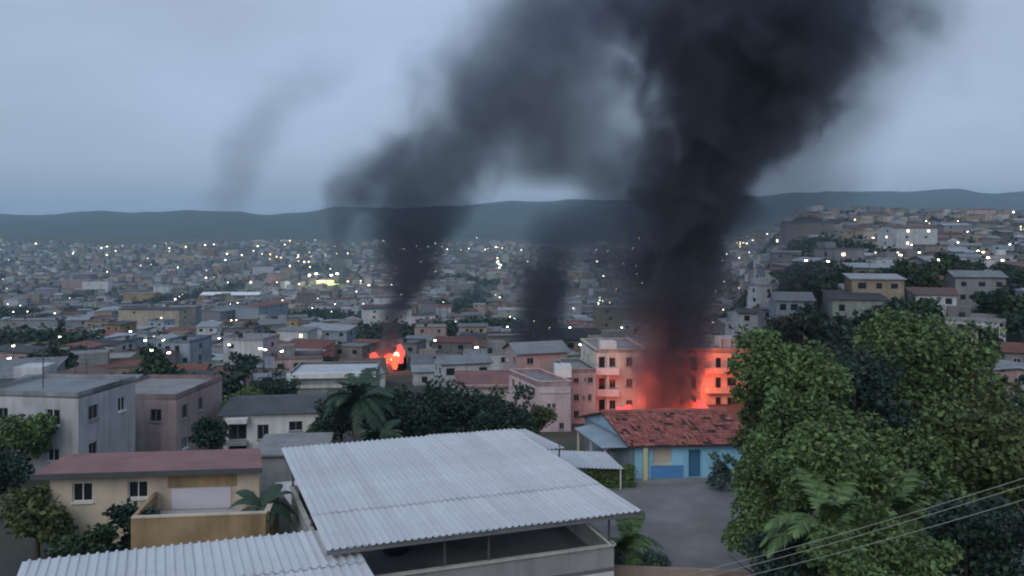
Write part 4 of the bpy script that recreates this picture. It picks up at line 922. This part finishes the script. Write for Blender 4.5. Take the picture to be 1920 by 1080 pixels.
# ------------------------------------------------------------------ smoke: closed envelopes filled with uneven volume
def smoke_plume(label, pts, dens, albedo, nscale, amp, soft, seed, step=.35, squash=1.0, fade=.12, fade0=0.02, detail=3.5):
    """pts: (px, py, half width px, distance) from the base upward"""
    P = [(W(px, py, Y), h / F * Y) for px, py, h, Y in pts]
    z0, z1 = P[0][0].z, P[-1][0].z; H = z1 - z0
    xs = [p.x for p, r in P]; ys = [p.y for p, r in P]; rs = [r for p, r in P]; ox, oy = xs[0], ys[0]
    m = bpy.data.materials.new('smoke'); m.use_nodes = True; t = m.node_tree; t.nodes.clear(); L = t.links.new
    tc = N(t, 'ShaderNodeTexCoord'); sep = N(t, 'ShaderNodeSeparateXYZ'); L(tc.outputs['Object'], sep.inputs[0])
    def M(op, a, b=None, c=None, clamp=False):
        n = N(t, 'ShaderNodeMath', operation=op); n.use_clamp = clamp
        for i, v in enumerate((a, b, c)):
            if v is None: continue
            if isinstance(v, (int, float)): n.inputs[i].default_value = v
            else: L(v, n.inputs[i])
        return n.outputs[0]
    tz = M('DIVIDE', sep.outputs[2], H)
    def curve(vals):
        lo, hi = min(vals), max(vals)
        if hi - lo < 1e-3: return lo
        c = N(t, 'ShaderNodeFloatCurve'); cm = c.mapping.curves[0]
        pp = [((p.z - z0) / H, (v - lo) / (hi - lo)) for (p, r), v in zip(P, vals)]
        cm.points[0].location = pp[0]; cm.points[-1].location = pp[-1]
        for a in pp[1:-1]: cm.points.new(*a)
        c.mapping.update(); L(tz, c.inputs['Value'])
        return M('MULTIPLY_ADD', c.outputs[0], hi - lo, lo)
    cx, cy, cr = curve([x - ox for x in xs]), curve([y - oy for y in ys]), curve(rs)
    dx = M('DIVIDE', M('SUBTRACT', sep.outputs[0], cx), cr)
    dy = M('DIVIDE', M('SUBTRACT', sep.outputs[1], cy), M('MULTIPLY', cr, squash))
    d = M('SQRT', M('ADD', M('MULTIPLY', dx, dx), M('MULTIPLY', dy, dy)))
    mp = N(t, 'ShaderNodeMapping'); mp.inputs['Location'].default_value = (seed, seed * 2.3, seed * .7); L(tc.outputs['Object'], mp.inputs[0])
    nz = N(t, 'ShaderNodeTexNoise'); nz.inputs['Scale'].default_value = nscale; nz.inputs['Detail'].default_value = detail
    nz.inputs['Roughness'].default_value = .58; nz.inputs['Distortion'].default_value = .6; L(mp.outputs[0], nz.inputs['Vector'])
    nn = M('MULTIPLY_ADD', nz.outputs[0], amp * 3.2, -amp * 1.6)
    e = M('DIVIDE', M('ADD', M('SUBTRACT', 1.0, d), nn), soft, clamp=True)
    edge = M('MULTIPLY', M('SUBTRACT', 1 + amp * .72, d), 4.0, clamp=True)
    s = M('MULTIPLY', M('MULTIPLY', M('MULTIPLY', e, e), M('SUBTRACT', 3.0, M('MULTIPLY', e, 2.0))), edge)
    top = M('DIVIDE', M('SUBTRACT', 1.0, tz), fade, clamp=True); bot = M('DIVIDE', tz, fade0, clamp=True)
    thin = M('POWER', M('DIVIDE', rs[0], cr), dens[1]) if not isinstance(cr, float) else 1.0
    dn = M('MULTIPLY', M('MULTIPLY', M('MULTIPLY', s, thin), M('MULTIPLY', top, bot)), dens[0])
    pv = N(t, 'ShaderNodeVolumePrincipled'); pv.inputs['Color'].default_value = (*albedo, 1); pv.inputs['Anisotropy'].default_value = 0.0
    L(dn, pv.inputs['Density']); o_ = N(t, 'ShaderNodeOutputMaterial'); L(pv.outputs[0], o_.inputs['Volume']); m.cycles.volume_step_rate = step
    mb = MB(); K, S_ = 14, 24; k = 1 + amp * .75; vs = []
    for i in range(S_ + 1):
        z = z0 + H * i / S_
        for j in range(len(P) - 1):
            if P[j + 1][0].z >= z - 1e-6: break
        a = (z - P[j][0].z) / (P[j + 1][0].z - P[j][0].z)
        x, y, r = lerp(xs[j], xs[j + 1], a) - ox, lerp(ys[j], ys[j + 1], a) - oy, lerp(rs[j], rs[j + 1], a) * k
        vs += [(x + r * math.cos(q * 2 * math.pi / K), y + r * squash * math.sin(q * 2 * math.pi / K), z - z0) for q in range(K)]
    fs = [(i * K + q, i * K + (q + 1) % K, (i + 1) * K + (q + 1) % K, (i + 1) * K + q) for i in range(S_) for q in range(K)] + [tuple(range(K))[::-1], tuple(range(S_ * K, S_ * K + K))]
    o = mb.add(vs, fs).build('smoke_plume', m, None, (ox, oy, z0))
    return tag(o, label, 'smoke', 'smoke columns over the town')
BLK = (.16, .195, .26); GRY = (.22, .25, .31)
smoke_plume('thick black main smoke column rising behind the blue house and spreading overhead',
    [(1258, 800, 44, 108), (1262, 745, 66, 108), (1264, 690, 84, 108), (1268, 620, 100, 108), (1278, 540, 126, 107), (1284, 450, 140, 106), (1296, 360, 150, 104), (1335, 275, 185, 102), (1372, 195, 225, 100), (1390, 100, 285, 98), (1395, 0, 320, 96), (1400, -130, 350, 94)],
    (.74, .45), BLK, .17, .62, .75, 3.0, step=.3, detail=6)
smoke_plume('tilting black smoke column rising from the burning house with red flames',
    [(722, 684, 20, 203), (730, 640, 26, 203), (742, 590, 36, 203), (768, 520, 64, 203), (774, 455, 86, 205), (776, 390, 130, 208), (800, 320, 175, 212), (880, 220, 170, 216), (960, 110, 200, 222), (1060, 0, 215, 228), (1130, -100, 220, 232)],
    (1.0, 1.02), BLK, .075, .66, .85, 13.0, fade=.75, detail=6, step=.3)
smoke_plume('pale grey smoke column standing alone behind the pink building',
    [(1010, 712, 42, 178), (1014, 650, 58, 178), (1018, 580, 64, 178), (1028, 515, 74, 178), (1045, 455, 90, 180), (1075, 405, 98, 182), (1110, 370, 92, 184)],
    (.50, .8), BLK, .085, .5, .8, 23.0, fade=.45)
smoke_plume('far thin smoke column rising above the floodlit pitch',
    [(640, 535, 13, 1180), (636, 480, 18, 1180), (632, 430, 26, 1180), (640, 385, 60, 1180), (670, 330, 90, 1190), (730, 270, 120, 1200)],
    (.10, .95), GRY, .012, .55, .8, 31.0, fade=.3)
smoke_plume('faint wisp of far smoke over the hills away from the fires',
    [(415, 430, 50, 1500), (435, 370, 62, 1500), (455, 300, 70, 1500), (490, 230, 90, 1510), (560, 160, 120, 1520), (650, 90, 140, 1530)],
    (.0055, .5), GRY, .009, .6, .9, 44.0, fade=.35, fade0=.2)
smoke_plume('red glowing smoke beside the balconied apartment block',
    [(1196, 800, 28, 103), (1200, 740, 42, 103), (1205, 680, 50, 103), (1215, 600, 56, 103), (1235, 520, 60, 103)],
    (.24, .4), (.34, .28, .30), .2, .5, .9, 7.0, fade=.4)
smoke_plume('thin red lit smoke wrapped around the flames of the burning house',
    [(712, 705, 36, 196.5), (714, 680, 44, 196.5), (720, 655, 40, 196.5), (726, 640, 30, 196.5), (730, 620, 22, 196.5)],
    (.07, .2), (.45, .34, .32), .16, .5, .9, 91.0, fade=.5, fade0=.2)
smoke_plume('broad grey smoke drifting overhead between the tilting and the main column',
    [(1050, 360, 90, 262), (1045, 340, 160, 262), (1040, 305, 190, 262), (1045, 230, 205, 262), (1060, 120, 215, 262), (1080, 20, 210, 262), (1100, -90, 215, 262)],
    (.066, .3), GRY, .035, .45, .9, 52.0, fade=.1, fade0=.10)
smoke_plume('low grey murk beside the main smoke column over the town roofs',
    [(1150, 640, 60, 290), (1145, 580, 85, 290), (1140, 510, 105, 290), (1138, 440, 112, 290), (1155, 385, 105, 290), (1165, 310, 110, 290), (1160, 220, 110, 290)],
    (.085, .2), GRY, .035, .6, 1.0, 83.0, fade=.3, fade0=.35)
smoke_plume('thin grey smoke spreading past the main column over the leafy trees',
    [(1470, 640, 90, 170), (1470, 540, 115, 170), (1475, 430, 135, 170), (1490, 320, 165, 168), (1530, 200, 220, 166), (1570, 60, 260, 164), (1590, -90, 270, 162)],
    (.055, .2), GRY, .05, .45, .9, 63.0, fade=.1, fade0=.35)
# ------------------------------------------------------------------ hazy evening air
hz = MB().box((0, 2600, 130), (19000, 14000, 560)); hm = bpy.data.materials.new('haze'); hm.use_nodes = True; t = hm.node_tree; t.nodes.clear()
pv = N(t, 'ShaderNodeVolumePrincipled'); pv.inputs['Color'].default_value = (.56, .82, 1, 1); pv.inputs['Density'].default_value = .00015
o_ = N(t, 'ShaderNodeOutputMaterial'); t.links.new(pv.outputs[0], o_.inputs['Volume'])
tag(hz.build('haze', hm), kind='stuff')
import OpenImageIO as oiio, sys
b=oiio.ImageBuf('/workdir/render_main.png'); a=b.get_pixels(oiio.FLOAT)
for x,y in [(500,60),(700,60),(500,330),(600,200),(850,200),(1250,100),(1290,450),(770,450),(1440,300),(1020,600),(560,440),(900,430),(700,930),(1000,900),(1280,980),(1250,800),(1320,860),(1000,1050),(1450,750),(850,770),(450,820),(530,600),(1030,360)]:
    i,j=int(x/1.875),int(y/1.875); p=a[j-3:j+4,i-3:i+4,:3].mean((0,1))*255
    print((x,y),p.round().astype(int))
